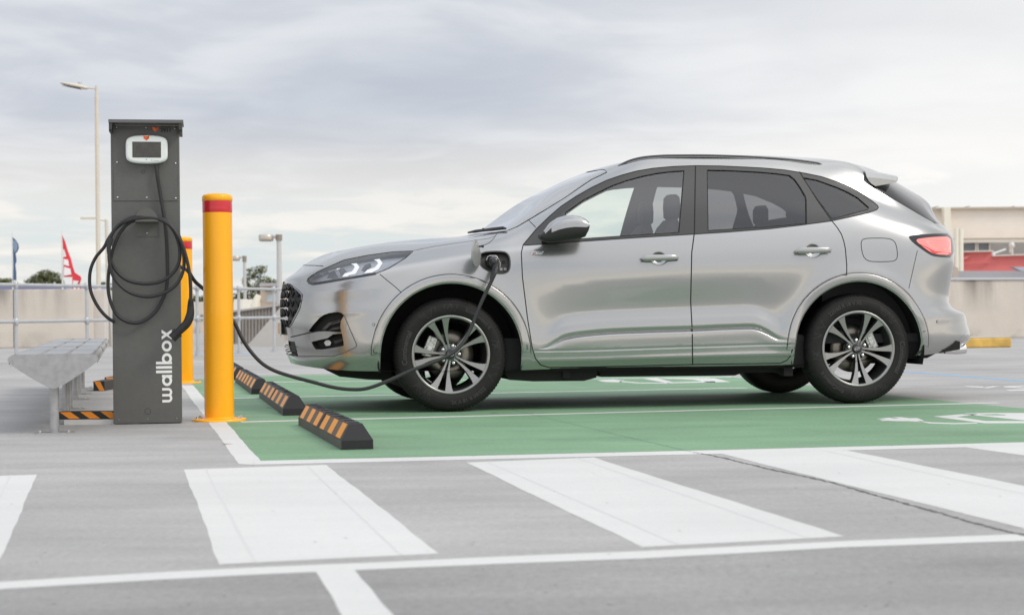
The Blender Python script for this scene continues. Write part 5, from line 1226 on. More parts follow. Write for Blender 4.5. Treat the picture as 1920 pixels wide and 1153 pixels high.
coil2 = [(215, 604, .02), (201, 595, .03), (185, 577, .035), (172, 552, .04), (168, 530, .04), (170, 505, .045), (180, 482, .05), (195, 464, .055), (205, 445, .06), (222, 424, .09), (246, 412, .105), (272, 408.5, .103), (297, 411, .102), (320, 424, .115), (338, 450, .12), (348, 478, .12), (355, 510, .12), (357.5, 540, .12), (357.5, 562, .12)]
cp = catmull([YP(*p) for p in coil], 6); cp2 = catmull([YP(*p) for p in coil2], 6)
cx0 = cp[0]; tc_ = empty('coiled_charging_cable', tuple(YP(276, 410, .06)), 0, 'black cable coiled over the grey post bracket with its plug dangling', 'charging cable')
b = MB(); b.tube([Vector(p) for p in cp], .0100, 12); b.build('cable', CAB, tc_)
b = MB(); b.tube([Vector(p) for p in cp2], .0100, 12); c2_ = b.build('cable', CAB, tc_)
b = MB(); pts = catmull([YP(357.5, 560, .12), YP(357.5, 573, .12), YP(356.5, 590, .12), YP(351, 605, .12), YP(341, 616, .12), YP(333, 624, .12)], 6); n = len(pts)
rad = [.0125+.0085*min(1, i/(n*.45))+(.004*math.sin(PI*min(1, i/n)) ) for i in range(n)]
b.tube([Vector(p) for p in pts], rad, 18)
for i in range(2, 7): b.tube([Vector(pts[i])-Vector((0, 0, .001)), Vector(pts[i])+Vector((0, 0, .001))], rad[i]+.003, 14)
pg = b.build('plug_handle', PLA, tc_)
d_ = (Vector(pts[-1])-Vector(pts[-3])).normalized(); e_ = Vector(pts[-1]); b = MB(); b.cyl(e_-d_*.006, e_+d_*.004, .031, n=24); b.cyl(e_+d_*.004, e_+d_*.045, .0265, n=24); b.cyl(e_+d_*.030, e_+d_*.046, .0275, n=24); b.build('plug_head', PLA, pg)
# ------------------------------------------------------------------ cable to the car
def carw(px, py, y): return CARM @ onY(px, py, y)
lead = [tuple(YP(337, 500, -.05)), tuple(at(352, 508, 10.62)), tuple(at(366, 528, 10.66)), tuple(at(385, 545, 10.72)), tuple(at(410, 572, 10.76)), tuple(at(438, 603, 10.78)), tuple(at(452, 631, 10.78)), tuple(at(468, 656, 10.78)), tuple(at(490, 680, 10.76)), tuple(at(515, 695, 10.74)), tuple(at(550, 706.5, 10.72)), tuple(at(590, 717, 10.70)), tuple(at(625, 726, 10.70)), tuple(at(660, 730, 10.70)), tuple(at(690, 727.5, 10.70)), tuple(at(730, 713, 10.72)), tuple(at(775, 693, 10.76)), tuple(at(815, 678, 10.80)), tuple(at(845, 664, 10.84)), tuple(at(868, 643, 10.88)), tuple(at(883, 615, 10.92)), tuple(at(894, 587, 10.94)), tuple(at(907, 557, 10.96)), tuple(at(920, 530, 10.98)), tuple(at(930, 508, 11.0)), tuple(carw(931, 500, -.97))]
lc = empty('charging_lead', lead[0], 0, 'black cable sagging from behind the post past the yellow bollard to the car charge port', 'charging cable')
b = MB(); b.tube([Vector(p) for p in catmull(lead, 8)], .0115, 12); b.build('cable', CAB, lc)
b = MB(); c = CARM @ onY(925, 491, -.93); n_ = (CARM.to_3x3() @ Vector((0, -1, 0))); M_ = Matrix.Translation(c) @ n_.to_track_quat('Z', 'Y').to_matrix().to_4x4()
b.lathe([(0, .060), (.014, .060), (.026, .052), (.034, .036), (.036, .01), (.036, -.04)], 28, 'z', 0, M_); pl2 = b.build('plug_head', mat('plug_gloss', (.012, .012, .014), .15, coat=.7), lc)
b = MB(); tl_ = [onY(*p, -.955) for p in ((912, 488), (914.5, 481.5), (918, 479.5), (930, 479.5), (935, 486), (938, 494), (937, 501))]; b.tube([CARM @ v for v in tl_], .0028, 8); b.build('plug_trim', mat('pale_edge', (.6, .6, .6), .3, .6), pl2)
b = MB(); q0, q1 = CARM @ onY(930, 497, -.975), Vector(lead[-3]); b.tube([q0+n_*-.02, q0, q0.lerp(q1, .35), q0.lerp(q1, .8)], [.022, .021, .016, .0125], 14); b.build('strain_relief', PLA, pl2)
# ------------------------------------------------------------------ bollards
YEL = mat('bollard_yellow', (1.0, .44, .010), .34, coat=.25, spec=.35, noise=(3, .03)); REDB = mat('reflective_red', (.62, .015, .03), .3, coat=.4)
def bollard(px, py, h, r, label):
    p = gnd(px, py); t = empty('safety_bollard', (p.x, p.y, 0), 0, label, 'bollard', 'yellow bollards beside the charging post')
    b = MB(); b.lathe([(r, .012), (r, h-.045)], 64, 'z'); po = b.build('post', YEL, t, world=False)
    b = MB(); b.lathe([(r+.0008, h-.115), (r+.0012, h-.112), (r+.0012, h-.050), (r+.0008, h-.047)], 64, 'z'); b.build('reflective_band', REDB, po, world=False)
    b = MB(); b.lathe([(r+.001, h-.046), (r+.003, h-.044), (r+.003, h-.022), (r-.004, h-.010), (r*.7, h-.003), (0, h)], 64, 'z'); b.build('cap', YEL, t, world=False)
    b = MB(); b.lathe([(r-.01, .014), (r+.068, .014), (r+.073, .011), (r+.073, 0)], 64, 'z'); b.lathe([(r, .024), (r+.006, .016), (r+.012, .0145)], 64, 'z'); bp = b.build('base_plate', YEL, t, world=False)
    for k in range(4):
        a = math.radians(40+90*k) if False else math.radians([200, 340, 20, 160][k]); c = Vector(((r+.045)*math.cos(a), (r+.045)*math.sin(a), 0)); b = MB(); b.cyl(c+Vector((0, 0, .014)), c+Vector((0, 0, .017)), .017, n=18); b.cyl(c+Vector((0, 0, .017)), c+Vector((0, 0, .025)), .010, n=6); b.cyl(c+Vector((0, 0, .025)), c+Vector((0, 0, .030)), .005, n=10); b.build('anchor_bolt', SCR, bp, world=False)
    return t
bollard(411.5, 788.5, at(407, 363, gnd(411.5, 788.5).y).z, .0875, 'near tall yellow bollard with a red band, on the white border line')
bollard(345, 718, at(343, 444, gnd(345, 718).y).z, .0875, 'farther yellow bollard half hidden behind the dark grey charging post')
# ------------------------------------------------------------------ wheel stops
RBK = mat('stop_rubber', (.017, .017, .020), .55, noise=(20, .15)); RST = mat('stop_orange', (.86, .32, .03), .4); RSB = mat('stop_brown', (.12, .095, .075), .6); RSD = mat('stop_dusty', (.10, .10, .09), .8, noise=(8, .25))
def wheel_stop(p_near, p_far, wdt, label, flip=1):
    """p_near: px of the left ground corner of the near end, p_far: px of the far left corner"""
    A, B = gnd(*p_near), gnd(*p_far); L_ = (B-A).length; az = math.atan2(B.y-A.y, B.x-A.x); t = empty('wheel_stop', (A.x, A.y, .001), az-PI/2, label, 'wheel stop', 'black rubber wheel stops at the bay ends')
    H = .118; hb = .042; tw = .058; n_seg = 2; sl = (L_-.004)/n_seg
    for k in range(n_seg):
        y0 = k*(sl+.004); y1 = y0+sl; c = .016
        lo = [(0, y0), (wdt, y0), (wdt, y1), (0, y1)]
        mx = (wdt-tw)/2; ends = .055
        b = MB(); vs = [(0, y0, 0), (wdt, y0, 0), (wdt, y1, 0), (0, y1, 0), (0, y0, hb), (wdt, y0, hb), (wdt, y1, hb), (0, y1, hb), (mx, y0+ends*.5, H), (mx+tw, y0+ends*.5, H), (mx+tw, y1-ends*.3, H), (mx, y1-ends*.3, H)]
        b.add(vs, [(0, 3, 2, 1), (8, 9, 10, 11), (4, 5, 9, 8), (5, 6, 10, 9), (6, 7, 11, 10), (7, 4, 8, 11)], 0); b.add(vs, [(0, 1, 5, 4), (1, 2, 6, 5), (2, 3, 7, 6)], 0); b.add(vs, [(3, 0, 4, 7)], 1)
        seg_ = b.build('rubber_block', [RBK, RSD], t, world=False)
        # left face stripes
        nrm = Vector((-(H-hb), 0, mx)).normalized(); fb = MB()
        def fp_(y, f, off): p = Vector((0, y, hb)).lerp(Vector((mx, y, H)), f); return p+nrm*off
        ya, yb = y0+.07, y1-.05; fb.add([fp_(ya-.03, .06, .0008), fp_(yb+.02, .06, .0008), fp_(yb+.01, .94, .0008), fp_(ya-.02, .94, .0008)], [(0, 3, 2, 1)], 0); fb.build('stripe_field', RSB, seg_, world=False)
        nn_ = 3; w_ = (yb-ya)/(nn_*2-.9)
        for q in range(nn_):
            ys = ya+q*2*w_; sb = MB(); sb.add([fp_(ys, .07, .0016), fp_(ys+w_, .07, .0016), fp_(ys+w_+.02, .93, .0016), fp_(ys+.02, .93, .0016)], [(0, 3, 2, 1)]); sb.build('orange_stripe', RST, seg_, world=False)
            sb = MB(); sb.add([(wdt-p.x, p.y, p.z) for p in (fp_(ys, .07, .0016), fp_(ys+w_, .07, .0016), fp_(ys+w_+.02, .93, .0016), fp_(ys+.02, .93, .0016))], [(0, 1, 2, 3)]); sb.build('orange_stripe', RST, seg_, world=False)
        rb = MB()
        for q in range(5): yy = y0+.10+q*(sl-.2)/4; rb.box((mx+.008, yy-.022, H-.002), (mx+tw-.008, yy+.022, H+.004))
        rb.build('tread_pad', RBK, seg_, world=False)
        hb_ = MB(); hy = y0+sl*.55; hb_.lathe([(0, H+.001), (.014, H+.0015), (.018, H+.005), (.022, H+.004)], 18, 'z', M=Matrix.Translation((mx+tw/2, hy, 0))); hb_.build('bolt_hole', GAP, seg_, world=False)
    return t
wheel_stop((640, 843.5), (559.5, 797), .150, 'nearest black rubber wheel stop with orange stripes on the green paint')
wheel_stop((530.5, 779.5), (486, 745), .150, 'second wheel stop back, just behind the nearest one')
wheel_stop((471.5, 739.5), (441, 716.5), .150, 'third wheel stop back, next to the yellow bollard')
wheel_stop((436, 712.5), (414, 695), .150, 'farthest wheel stop, mostly hidden by the yellow bollard')
# ------------------------------------------------------------------ striped rail behind the post
OST = mat('hazard_orange', (.82, .27, .02), .45); BST = mat('hazard_black', (.02, .02, .02), .5); GAL = mat('galvanised', (.37, .375, .38), .42, .5, noise=(22, .14), bump=(60, .05)); GALD = mat('galvanised_dull', (.30, .305, .305), .5, .4, noise=(9, .2))
def hazard_block(x0p, x1p, ybase, ytop, depth, nst, label, foot=True):
    A, B = gnd(x0p, ybase), gnd(x1p, ybase); Y = A.y; B = at(x1p, ybase, Y); zt_ = at((x0p+x1p)/2, ytop, Y).z; w_ = B.x-A.x
    t = empty('hazard_rail', (A.x, Y, 0), 0, label, 'barrier', 'hazard striped rails on the deck'); b = MB(); b.box((0, 0, .03 if foot else .0), (w_, depth, zt_), 0, None, .003); r = b.build('steel_box', [BST], t, world=False)
    pw = w_/nst; z0_, z1_ = (.034 if foot else .004), zt_-.002
    for k in range(nst):
        x = k*pw; s_ = MB(); pts = [(x+pw*.55, z0_), (x+pw*1.08, z0_), (x+pw*.62, z1_), (x+pw*.08, z1_)]; pts = [(min(max(px_, 0), w_), z) for px_, z in pts]; s_.add([(a, -.0016, z) for a, z in pts], [(0, 1, 2, 3)]); s_.build('orange_stripe', OST, r, world=False)
    if foot: b = MB(); b.box((.04, -.02, 0), (w_, depth, .0295)); b.build('steel_foot', mat('pale_galvanised', (.62, .62, .61), .5, .2), t, world=False)
    return t
hazard_block(109, 262, 796, 771, .08, 4, 'longest striped rail, behind the near bench leg and beside the post')
hazard_block(175, 196, 733, 714.5, .5, 1, 'small striped box end farther back behind the bench', False)
hazard_block(196, 222, 722.5, 707, .35, 1, 'striped low block partly hidden by the post', False)
# ------------------------------------------------------------------ galvanised benches
vp = Vector((240-CX, 0, 0)); BD = Vector((-(CX-238)/F, 1, 0)).normalized(); BN = Vector((BD.y, -BD.x, 0))
Z1 = gnd(101, 814).y
def bench(y0, y1, legs, label):
    P0 = gnd(101, 814); o = P0+BD*(y0-Z1); t = empty('metal_bench', (o.x, o.y, 0), math.atan2(BD.y, BD.x)-PI/2, label, 'bench', 'galvanised benches in a row')
    H = .432; hw_ = .212; L_ = y1-y0
    tri = chaikin([(-hw_-.02, H-.012), (-hw_-.028, H-.045), (-.028, H-.185), (.028, H-.187), (hw_+.028, H-.045), (hw_+.02, H-.012), (hw_-.01, H), (-hw_+.01, H)], 2)
    for yy in (0, L_-.006): b = MB(); b.prism(tri, 'y', yy, yy+.006); b.build('end_plate', GAL, t, world=False)
    n = 3; sp = 2*hw_/n
    b = MB()
    prof_ = []
    for k in range(n):
        a = -hw_+k*sp; prof_ += [(a+.004, H-.016), (a+.012, H-.002), (a+sp-.012, H-.002), (a+sp-.004, H-.016)]
    prof_ = [(-hw_-.018, H-.05), (-hw_-.016, H-.02), (-hw_-.004, H-.004)]+prof_+[(hw_+.004, H-.004), (hw_+.016, H-.02), (hw_+.018, H-.05)]
    m_ = len(prof_); b.add([(x, .006, z) for x, z in prof_]+[(x, L_-.006, z) for x, z in prof_]+[(x, .006, z-.004) for x, z in prof_]+[(x, L_-.006, z-.004) for x, z in prof_], [(i, i+1, m_+i+1, m_+i) for i in range(m_-1)]+[(2*m_+i, 3*m_+i, 3*m_+i+1, 2*m_+i+1) for i in range(m_-1)])
    b.build('seat', GAL, t, world=False)
    for ly in legs:
        yl = ly-y0; b = MB(); b.cyl((0, yl, .006), (0, yl, H-.10), .0245, n=24); lg = b.build('leg', GAL, t, world=False)
        b = MB(); b.prism(chaikin(rrect(-.105, .105, yl-.06, yl+.06, .03, 3), 1), 'z', 0.0, .006); fp2 = b.build('foot_plate', GAL, lg, world=False)
        for sx in (-.075, .075): b = MB(); b.cyl((sx, yl, .006), (sx, yl, .016), .009, n=6); b.build('anchor_bolt', SCR, fp2, world=False)
        b = MB(); b.box((-.11, yl-.02, H-.06), (.11, yl+.02, H-.03)); b.build('leg_bracket', GAL, lg, world=False)
    return t
bench(Z1+.0, Z1+2.25, (Z1+.10, Z1+2.0), 'nearest galvanised bench with a blunt triangular end plate')
bench(Z1+2.33, Z1+4.2, (Z1+2.55, Z1+4.0), 'middle galvanised bench of the row, between the nearest and the last')
bench(Z1+4.28, Z1+6.2, (Z1+4.9, Z1+6.05), 'last galvanised bench of the row, farthest down the deck')
# ------------------------------------------------------------------ tubular railing
RAL = mat('rail_galvanised', (.50, .515, .53), .38, .45, noise=(6, .08))
A, B = gnd(30, 686.5), gnd(514, 659.5); rd = (B-A).normalized(); ang = math.atan2(rd.y, rd.x); L_ = (B-A).length
rt = empty('metal_railing', (A.x, A.y, 0), ang, 'galvanised two rail pipe railing running behind the post and bollards', 'railing'); Mi = Mof(rt).inverted()
def rl_s(px):  # station along the railing below a photo column
    d = ray(px, 600); # intersect with the vertical plane of the railing
    nn = Vector((-rd.y, rd.x, 0)); t = (A-CAM).dot(nn)/d.dot(nn); return (Mi @ (CAM+d*t)).x
posts = [rl_s(30), rl_s(163), rl_s(278), rl_s(370), rl_s(448), rl_s(514), rl_s(572), rl_s(622), rl_s(30)-2*(rl_s(163)-rl_s(30))/2]
for s_ in posts:
    b = MB(); b.cyl((s_, 0, 0), (s_, 0, 1.03), .0235, n=20); p_ = b.build('post', RAL, rt, world=False)
    for z in (.565, 1.03): b = MB(); b.lathe([(.0235, z-.055), (.029, z-.05), (.032, z-.02), (.032, z+.02), (.029, z+.04), (.0, z+.05)], 20, 'z', M=Matrix.Translation((s_, 0, 0))); b.cyl((s_-.06, 0, z), (s_+.06, 0, z), .028, n=18); b.build('rail_joint', RAL, p_, world=False)
    b = MB(); b.cyl((s_, 0, 0), (s_, 0, .012), .075, n=20); b.cyl((s_, 0, .012), (s_, 0, .06), .038, n=18); b.build('foot', RAL, p_, world=False)
for z in (.565, 1.03): b = MB(); b.cyl((-9, 0, z), (max(posts)+.1, 0, z), .0225, n=18); b.build('rail', RAL, rt, world=False)
# ------------------------------------------------------------------ concrete parapets
def conc(name, base):
    m = mat(name, base, .85); nt = m.node_tree; N = nt.nodes; L = nt.links; b = N['Principled BSDF']; tc = N.new('ShaderNodeTexCoord'); sp = N.new('ShaderNodeSeparateXYZ'); L.new(tc.outputs['Object'], sp.inputs[0])
    def nz(sc, st, det=6):
        mp = N.new('ShaderNodeMapping'); mp.inputs['Scale'].default_value = st; L.new(tc.outputs['Object'], mp.inputs[0]); n = N.new('ShaderNodeTexNoise'); n.inputs['Scale'].default_value = sc; n.inputs['Detail'].default_value = det; L.new(mp.outputs[0], n.inputs['Vector']); return n.outputs[0]
    def mr(v, a, b_, c, d):
        r = N.new('ShaderNodeMapRange'); L.new(v, r.inputs[0])
        for i, q in enumerate((a, b_, c, d)): r.inputs[i+1].default_value = q
        return r.outputs[0]
    def m2(op, a, b_):
        n = N.new('ShaderNodeMath'); n.operation = op; L.new(a, n.inputs[0]); L.new(b_, n.inputs[1]) if hasattr(b_, 'is_linked') else setattr(n.inputs[1], 'default_value', b_); return n.outputs[0]
    drip = m2('MULTIPLY', mr(nz(2.2, (1, 1, .14)), .42, .66, 0, 1), mr(sp.outputs[2], .45, 1.15, 0, .62)); foot = m2('MULTIPLY', mr(nz(1.5, (1, 1, 1)), .45, .7, 0, 1), mr(sp.outputs[2], .35, 0, 0, .5))
    blot = mr(nz(1.1, (1, 1, 1)), .35, .7, .94, 1.07); v = m2('MULTIPLY', m2('SUBTRACT', m2('SUBTRACT', blot, drip), foot), mr(nz(40, (1, 1, 1), 3), .3, .7, .95, 1.05))
    hv = N.new('ShaderNodeHueSaturation'); hv.inputs['Color'].default_value = (*base, 1); L.new(v, hv.inputs['Value']); L.new(hv.outputs[0], b.inputs['Base Color']); return m
CONC = conc('stained_concrete', (.62, .565, .50)); CONP = mat('pale_concrete', (.50, .485, .46), .8, noise=(2, .08)); WHC = mat('white_pillar', (.62, .58, .54), .8, noise=(3, .06))
def wall(name, pA, pB, h, th, m, label, cat, group=None, far=0):
    A, B = gnd(*pA), gnd(*pB); d = (B-A).normalized(); L_ = (B-A).length; t = empty(name, (A.x, A.y, 0), math.atan2(d.y, d.x), label, cat, group); b = MB(); b.box((0, 0, 0), (L_, th, h), 0, None, .012); b.build('wall_panel', m, t, world=False); return t, L_
t, L_ = wall('concrete_parapet', (-140, 654), (175, 650), 1.16, .2, CONC, 'stained beige concrete parapet behind the railing posts', 'wall', 'concrete parapets round the deck')
for f in (.525,): b = MB(); b.box((L_*f-.008, -.003, 0), (L_*f+.008, .01, 1.161)); b.build('panel_joint', mat('joint_brown', (.14, .12, .10), .9), t, world=False)  # dark brown joint between two wall panels
t, L_ = wall('concrete_parapet', (1500, 640), (2050, 630), 1.14, .25, CONC, 'stained beige concrete parapet behind the rear bumper', 'wall', 'concrete parapets round the deck')
b = MB(); b.box((-.02, -.03, 1.141), (L_+.02, .28, 1.19)); b.build('coping', mat('coping_blue_grey', (.50, .52, .54), .6), t, world=False)
A = gnd(1640, 655); B = gnd(1897, 651); d = (B-A).normalized(); t = empty('kerb_block', (A.x, A.y, 0), math.atan2(d.y, d.x), 'long yellow painted kerb block in front of the parapet at the right', 'kerb'); b = MB(); b.box((0, 0, 0), ((B-A).length, .28, .145), 0, None, .02); b.build('concrete_block', mat('yellow_paint_worn', (.62, .40, .10), .75, noise=(5, .25)), t, world=False)
b = MB(); b.box((.02, .02, .1455), ((B-A).length-.03, .26, .165), 0, None, .008); b.build('worn_top', CONP, t, world=False)
# white pillar with lamp post on it, leaning stub beside
Yp = 35.5; a, b_ = at(174, 651, Yp), at(197, 651, Yp); t = tag(MB().box((a.x, Yp, 0), (b_.x, Yp+.35, at(185, 543, Yp).z), 0, None, .01).build('concrete_pillar', WHC, loc=(a.x, Yp, 0)), 'pale square concrete pillar at the end of the parapet, under the tall lamp post', 'pillar')
b = MB(); q = [at(x, y, Yp+.5) for x, y in ((195, 651), (212, 651), (205, 545), (195, 545))]; b.prism([(v.x, v.z) for v in q], 'y', Yp+.4, Yp+.8); tag(b.build('concrete_buttress', CONP, loc=(q[0].x, Yp+.5, 0)), 'tapering grey concrete buttress next to the pale pillar', 'buttress')
# ------------------------------------------------------------------ lamp posts
LMP = mat('lamp_cream', (.66, .60, .50), .5, noise=(3, .05)); LMG = mat('lamp_grey', (.55, .55, .53), .45, .2)
Yl = 36.0
def pole(pxa, pya, pxb, pyb, Y, r, name, par, m, r2=None):
    b = MB(); b.cyl(at(pxa, pya, Y), at(pxb, pyb, Y), r, r2 or r, n=16); return b.build(name, m, par)
p = at(185, 543, Yl); t = empty('street_lamp', tuple(p), 0, 'tall cream lamp post with one slim tilted head, rising from the pale pillar', 'street lamp', 'lamp posts round the deck')
pole(185, 543, 181, 180, Yl, .048, 'pole', t, LMP, .040); pole(181, 181, 180.8, 161.5, Yl, .030, 'pole_cap', t, LMP)
pole(178, 167, 162, 165, Yl, .017, 'arm', t, LMP)
b = MB(); rings = []
for f, hw_, hh in ((0, .03, .012), (.12, .12, .03), (.5, .15, .045), (.9, .12, .04), (1, .05, .025)):
    c = at(113, 156, Yl).lerp(at(164, 166, Yl), f); rings.append([(c.x+0*math.cos(q), c.y+hw_*math.cos(q), c.z+hh*math.sin(q)) for q in np.linspace(0, 2*PI, 17)[:-1]])
b.loft(rings); hd = b.build('lamp_head', LMP, t)
b = MB(); c0, c1 = at(117, 160, Yl), at(152, 167, Yl); b.add([c0+Vector((0, -.1, -.012)), c1+Vector((0, -.12, -.012)), c1+Vector((0, .12, -.012)), c0+Vector((0, .1, -.012))], [(0, 1, 2, 3)]); b.build('lamp_glass', mat('lamp_glass_dark', (.10, .09, .08), .3), hd)
b = MB(); b.cyl(at(150, 157, Yl), at(150, 154.5, Yl), .04, n=10); b.build('photocell', LMG, hd)
Y2 = 62.0; p = gnd(203, 600); t = empty('street_lamp', (at(203, 560, Y2).x, Y2, 0), 0, 'distant thin lamp post whose arm shows just behind the tall cream pole', 'street lamp', 'lamp posts round the deck')
pole(204, 618, 199.5, 412, Y2, .075, 'pole', t, LMP, .06); pole(199.5, 414, 180, 411.5, Y2, .025, 'arm', t, LMP); b = MB(); b.box(tuple(at(152, 409.5, Y2)+Vector((0, -.12, -.03))), tuple(at(181, 407.5, Y2)+Vector((0, .12, .0)))); b.build('lamp_head', LMP, t)
def drum_lamp(hx0, hx1, hy0, hy1, px_, ptop, pbot, Y, label):
    t = empty('street_lamp', (at(px_, 600, Y).x, Y, 0), 0, label, 'street lamp', 'lamp posts round the deck'); pb_ = at(px_+1.5, pbot, Y); b = MB(); b.cyl((pb_.x, Y, 0), at(px_, ptop+10, Y), .075, .06, n=14); b.build('pole', LMG, t)
    b = MB(); b.cyl(at(px_, ptop+11, Y), at(px_, ptop, Y), .085, n=14); b.build('pole_cap', mat('lamp_brown', (.28, .24, .20), .6), t)
    b = MB(); b.cyl(at(hx1, (hy0+hy1)/2-2, Y), at(px_, (hy0+hy1)/2-2, Y), .04, n=10); b.build('arm', LMG, t)
    c = at((hx0+hx1)/2, (hy0+hy1)/2, Y); r = (at(hx1, hy0, Y).x-at(hx0, hy0, Y).x)/2; h = at(hx0, hy0, Y).z-at(hx0, hy1, Y).z
    b = MB(); b.lathe([(0, h/2), (r*.9, h/2), (r, h/2-.02), (r, -h*.2), (r*.95, -h/2), (0, -h/2)], 32, 'z', M=Matrix.Translation(c)); hd = b.build('lamp_head', mat('drum_metal', (.55, .50, .43), .35, .5), t)
    b = MB(); b.lathe([(0, -h/2-.01), (r*.85, -h/2-.01)], 24, 'z', M=Matrix.Translation(c)); b.build('lamp_glass', mat('lamp_glass_pale', (.7, .65, .55), .3), hd)
drum_lamp(485, 513, 440, 452, 523, 440, 590, 44.0, 'drum headed lamp post, the larger of the two just before the car bonnet')
drum_lamp(436, 450, 480, 489, 458.5, 480, 590, 70.0, 'drum headed lamp post, the smaller one right beside the near yellow bollard')
# ------------------------------------------------------------------ flags
def feather(px_, ytop, ybot, pts, Y, col, name_l, marks, mcol):
    t = empty('feather_flag', (at(px_, 600, Y).x, Y, 0), 0, name_l, 'flag', 'feather flags beyond the parapet'); b = MB(); e = at(px_+2.5, ybot, Y); b.cyl((e.x, Y, 0), at(px_, ytop, Y), .035, .012, n=8); b.build('flag_pole', mat('flag_pole', (.7, .7, .68), .4), t)
    def cl(P, off, name, m, par):
        b = MB(); q = [at(x, y, Y) for x, y in P]; n = len(q); th = .01
        f = [Vector((v.x, v.y+off+.05*math.sin(v.z*3), v.z)) for v in q]; g_ = [v+Vector((0, th, 0)) for v in f]; b.add(f+g_, [tuple(range(n)), tuple(range(n, 2*n))[::-1]]+[(i, (i+1) % n, n+(i+1) % n, n+i) for i in range(n)]); return b.build(name, m, par)
    c_ = cl(pts, 0, 'flag_cloth', col, t)
    for mk_ in marks: cl(mk_, -.03, 'flag_print', mcol, c_)
def Z8(l): return [(x/4.117, 380+y/4.117) for x, y in l]
FRED = mat('flag_red', (.70, .05, .07), .7); FBL = mat('flag_blue', (.07, .12, .22), .7); FWH = mat('flag_white', (.80, .79, .78), .7); FPB = mat('flag_pale_blue', (.24, .33, .44), .7)
feather(115.5, 432, 530, Z8([(478, 250), (500, 300), (520, 370), (545, 430), (565, 500), (580, 540), (625, 570), (632, 590), (620, 620), (628, 668), (600, 668), (560, 668), (560, 575), (495, 575), (488, 450), (482, 340)]), 52.0, FRED, 'red feather flag with white print blowing on a thin pole',
        [Z8([(486, 360), (512, 370), (520, 415), (488, 420)]), Z8([(492, 435), (525, 440), (535, 490), (494, 480)]), Z8([(497, 495), (545, 510), (555, 555), (498, 565)]), Z8([(568, 600), (612, 605), (600, 630), (568, 632)]), Z8([(572, 645), (590, 640), (592, 668), (572, 668)]), Z8([(600, 650), (615, 640), (620, 665), (604, 668)])], FWH)
feather(22.5, 436, 530, Z8([(95, 265), (120, 290), (138, 320), (142, 350), (130, 380), (118, 390), (126, 450), (118, 480), (128, 540), (130, 600), (106, 600), (102, 500), (98, 400)]), 52.0, FBL, 'dark blue feather flag with a pale tip at the left edge',
        [Z8([(98, 285), (125, 300), (136, 335), (128, 370), (110, 385), (100, 340)])], FPB)
# ------------------------------------------------------------------ buildings
BEI = mat('beige_cladding', (.85, .775, .69), .8, noise=(.6, .04)); CRM = mat('cream_render', (.66, .60, .52), .8); BRED = mat('red_render', (.74, .20, .19), .75, noise=(.8, .08)); GLD = mat('louver_dark', (.22, .235, .25), .5); RFG = mat('roof_grey', (.42, .41, .43), .7); STG = mat('storey_grey', (.40, .38, .36), .8); BLR = mat('roof_blue_violet', (.22, .23, .36), .7)  # far building colours lightened in place of haze
def wpoly(b, P, Y, th, mi=0): q = [at(x, y, Y) for x, y in P]; b.prism([(v.x, v.z) for v in q], 'y', Y, Y+th, mi)
Yb = 130.0; t = empty('warehouse', (at(1840, 500, Yb).x, Yb, 0), 0, 'long beige warehouse with a flat roofline beyond the red building', 'building')
b = MB(); a, c = at(1560, 392, Yb), at(2300, 388, Yb); b.box((a.x, Yb, 0), (c.x, Yb+40, a.z)); b.build('wall', BEI, t)
b = MB(); wpoly(b, [(1560, 391), (2300, 384), (2300, 388), (1560, 394)], Yb-.4, 1.5); b.build('roof_edge', mat('roof_edge_tan', (.50, .44, .36), .6), t)
b = MB(); wpoly(b, [(1560, 449), (2300, 443), (2300, 447), (1560, 453)], Yb-.5, .5); b.build('sill_band', mat('band_brown', (.40, .35, .28), .7), t)
for x in (1738, 1796, 1880, 1960): b = MB(); wpoly(b, [(x, 391.5), (x+22, 386), (x+23, 386.8), (x+6, 392)], Yb+3, .3); b.build('roof_vent', mat('vent_brown', (.22, .18, .14), .7), t)
for x0_, x1_ in ((1770, 1783.5), ): b = MB(); wpoly(b, [(x0_, 389), (x1_-1, 389), (x1_+3, 560), (x0_+4, 560)], Yb-1.2, .8); b.build('downpipe', mat('cream_column', (.82, .78, .66), .7), t)
b = MB(); wpoly(b, [(1786, 455), (2300, 452), (2300, 500), (1786, 500)], Yb-1, .6); b.build('lower_storey', STG, t)  # plain grey wall of the lower storey
for x0_, x1_ in ((1802, 1829), (1834, 1855)):
    b = MB(); wpoly(b, [(x0_, 458 if x0_ < 1810 else 457), (x1_, 456), (x1_, 474), (x0_, 474)], Yb-1.4, .3); w_ = b.build('louvre_window', GLD, t)
    b = MB()
    for k in range(5): wpoly(b, [(x0_, 459+k*3), (x1_, 458.5+k*3), (x1_, 459.6+k*3), (x0_, 460.1+k*3)], Yb-1.6, .15)
    b.build('louvre_blades', mat('blade_grey', (.38, .40, .42), .5), w_)
    b = MB()
    for xx in (x0_-1.5, x1_): wpoly(b, [(xx, 453), (xx+2, 453), (xx+2, 476), (xx, 476)], Yb-1.7, .2)
    b.build('window_frame', CRM, w_)
b = MB(); wpoly(b, [(1786, 450), (2300, 446), (2300, 454), (1786, 455)], Yb-1.9, .5); b.build('fascia', CRM, t)
b = MB(); wpoly(b, [(1893, 457), (1896, 457), (1896, 474), (1893, 474)], Yb-1.7, .2); b.build('window_frame', CRM, t)
Yr = 90.0; t = empty('red_building', (at(1850, 520, Yr).x, Yr, 0), 0, 'low red rendered building behind the right parapet', 'building')
b = MB(); wpoly(b, [(1640, 476), (1863, 471), (1863, 540), (1640, 540)], Yr, 9); wpoly(b, [(1863, 480), (2200, 470), (2200, 540), (1863, 540)], Yr, 9); b.build('wall', BRED, t)
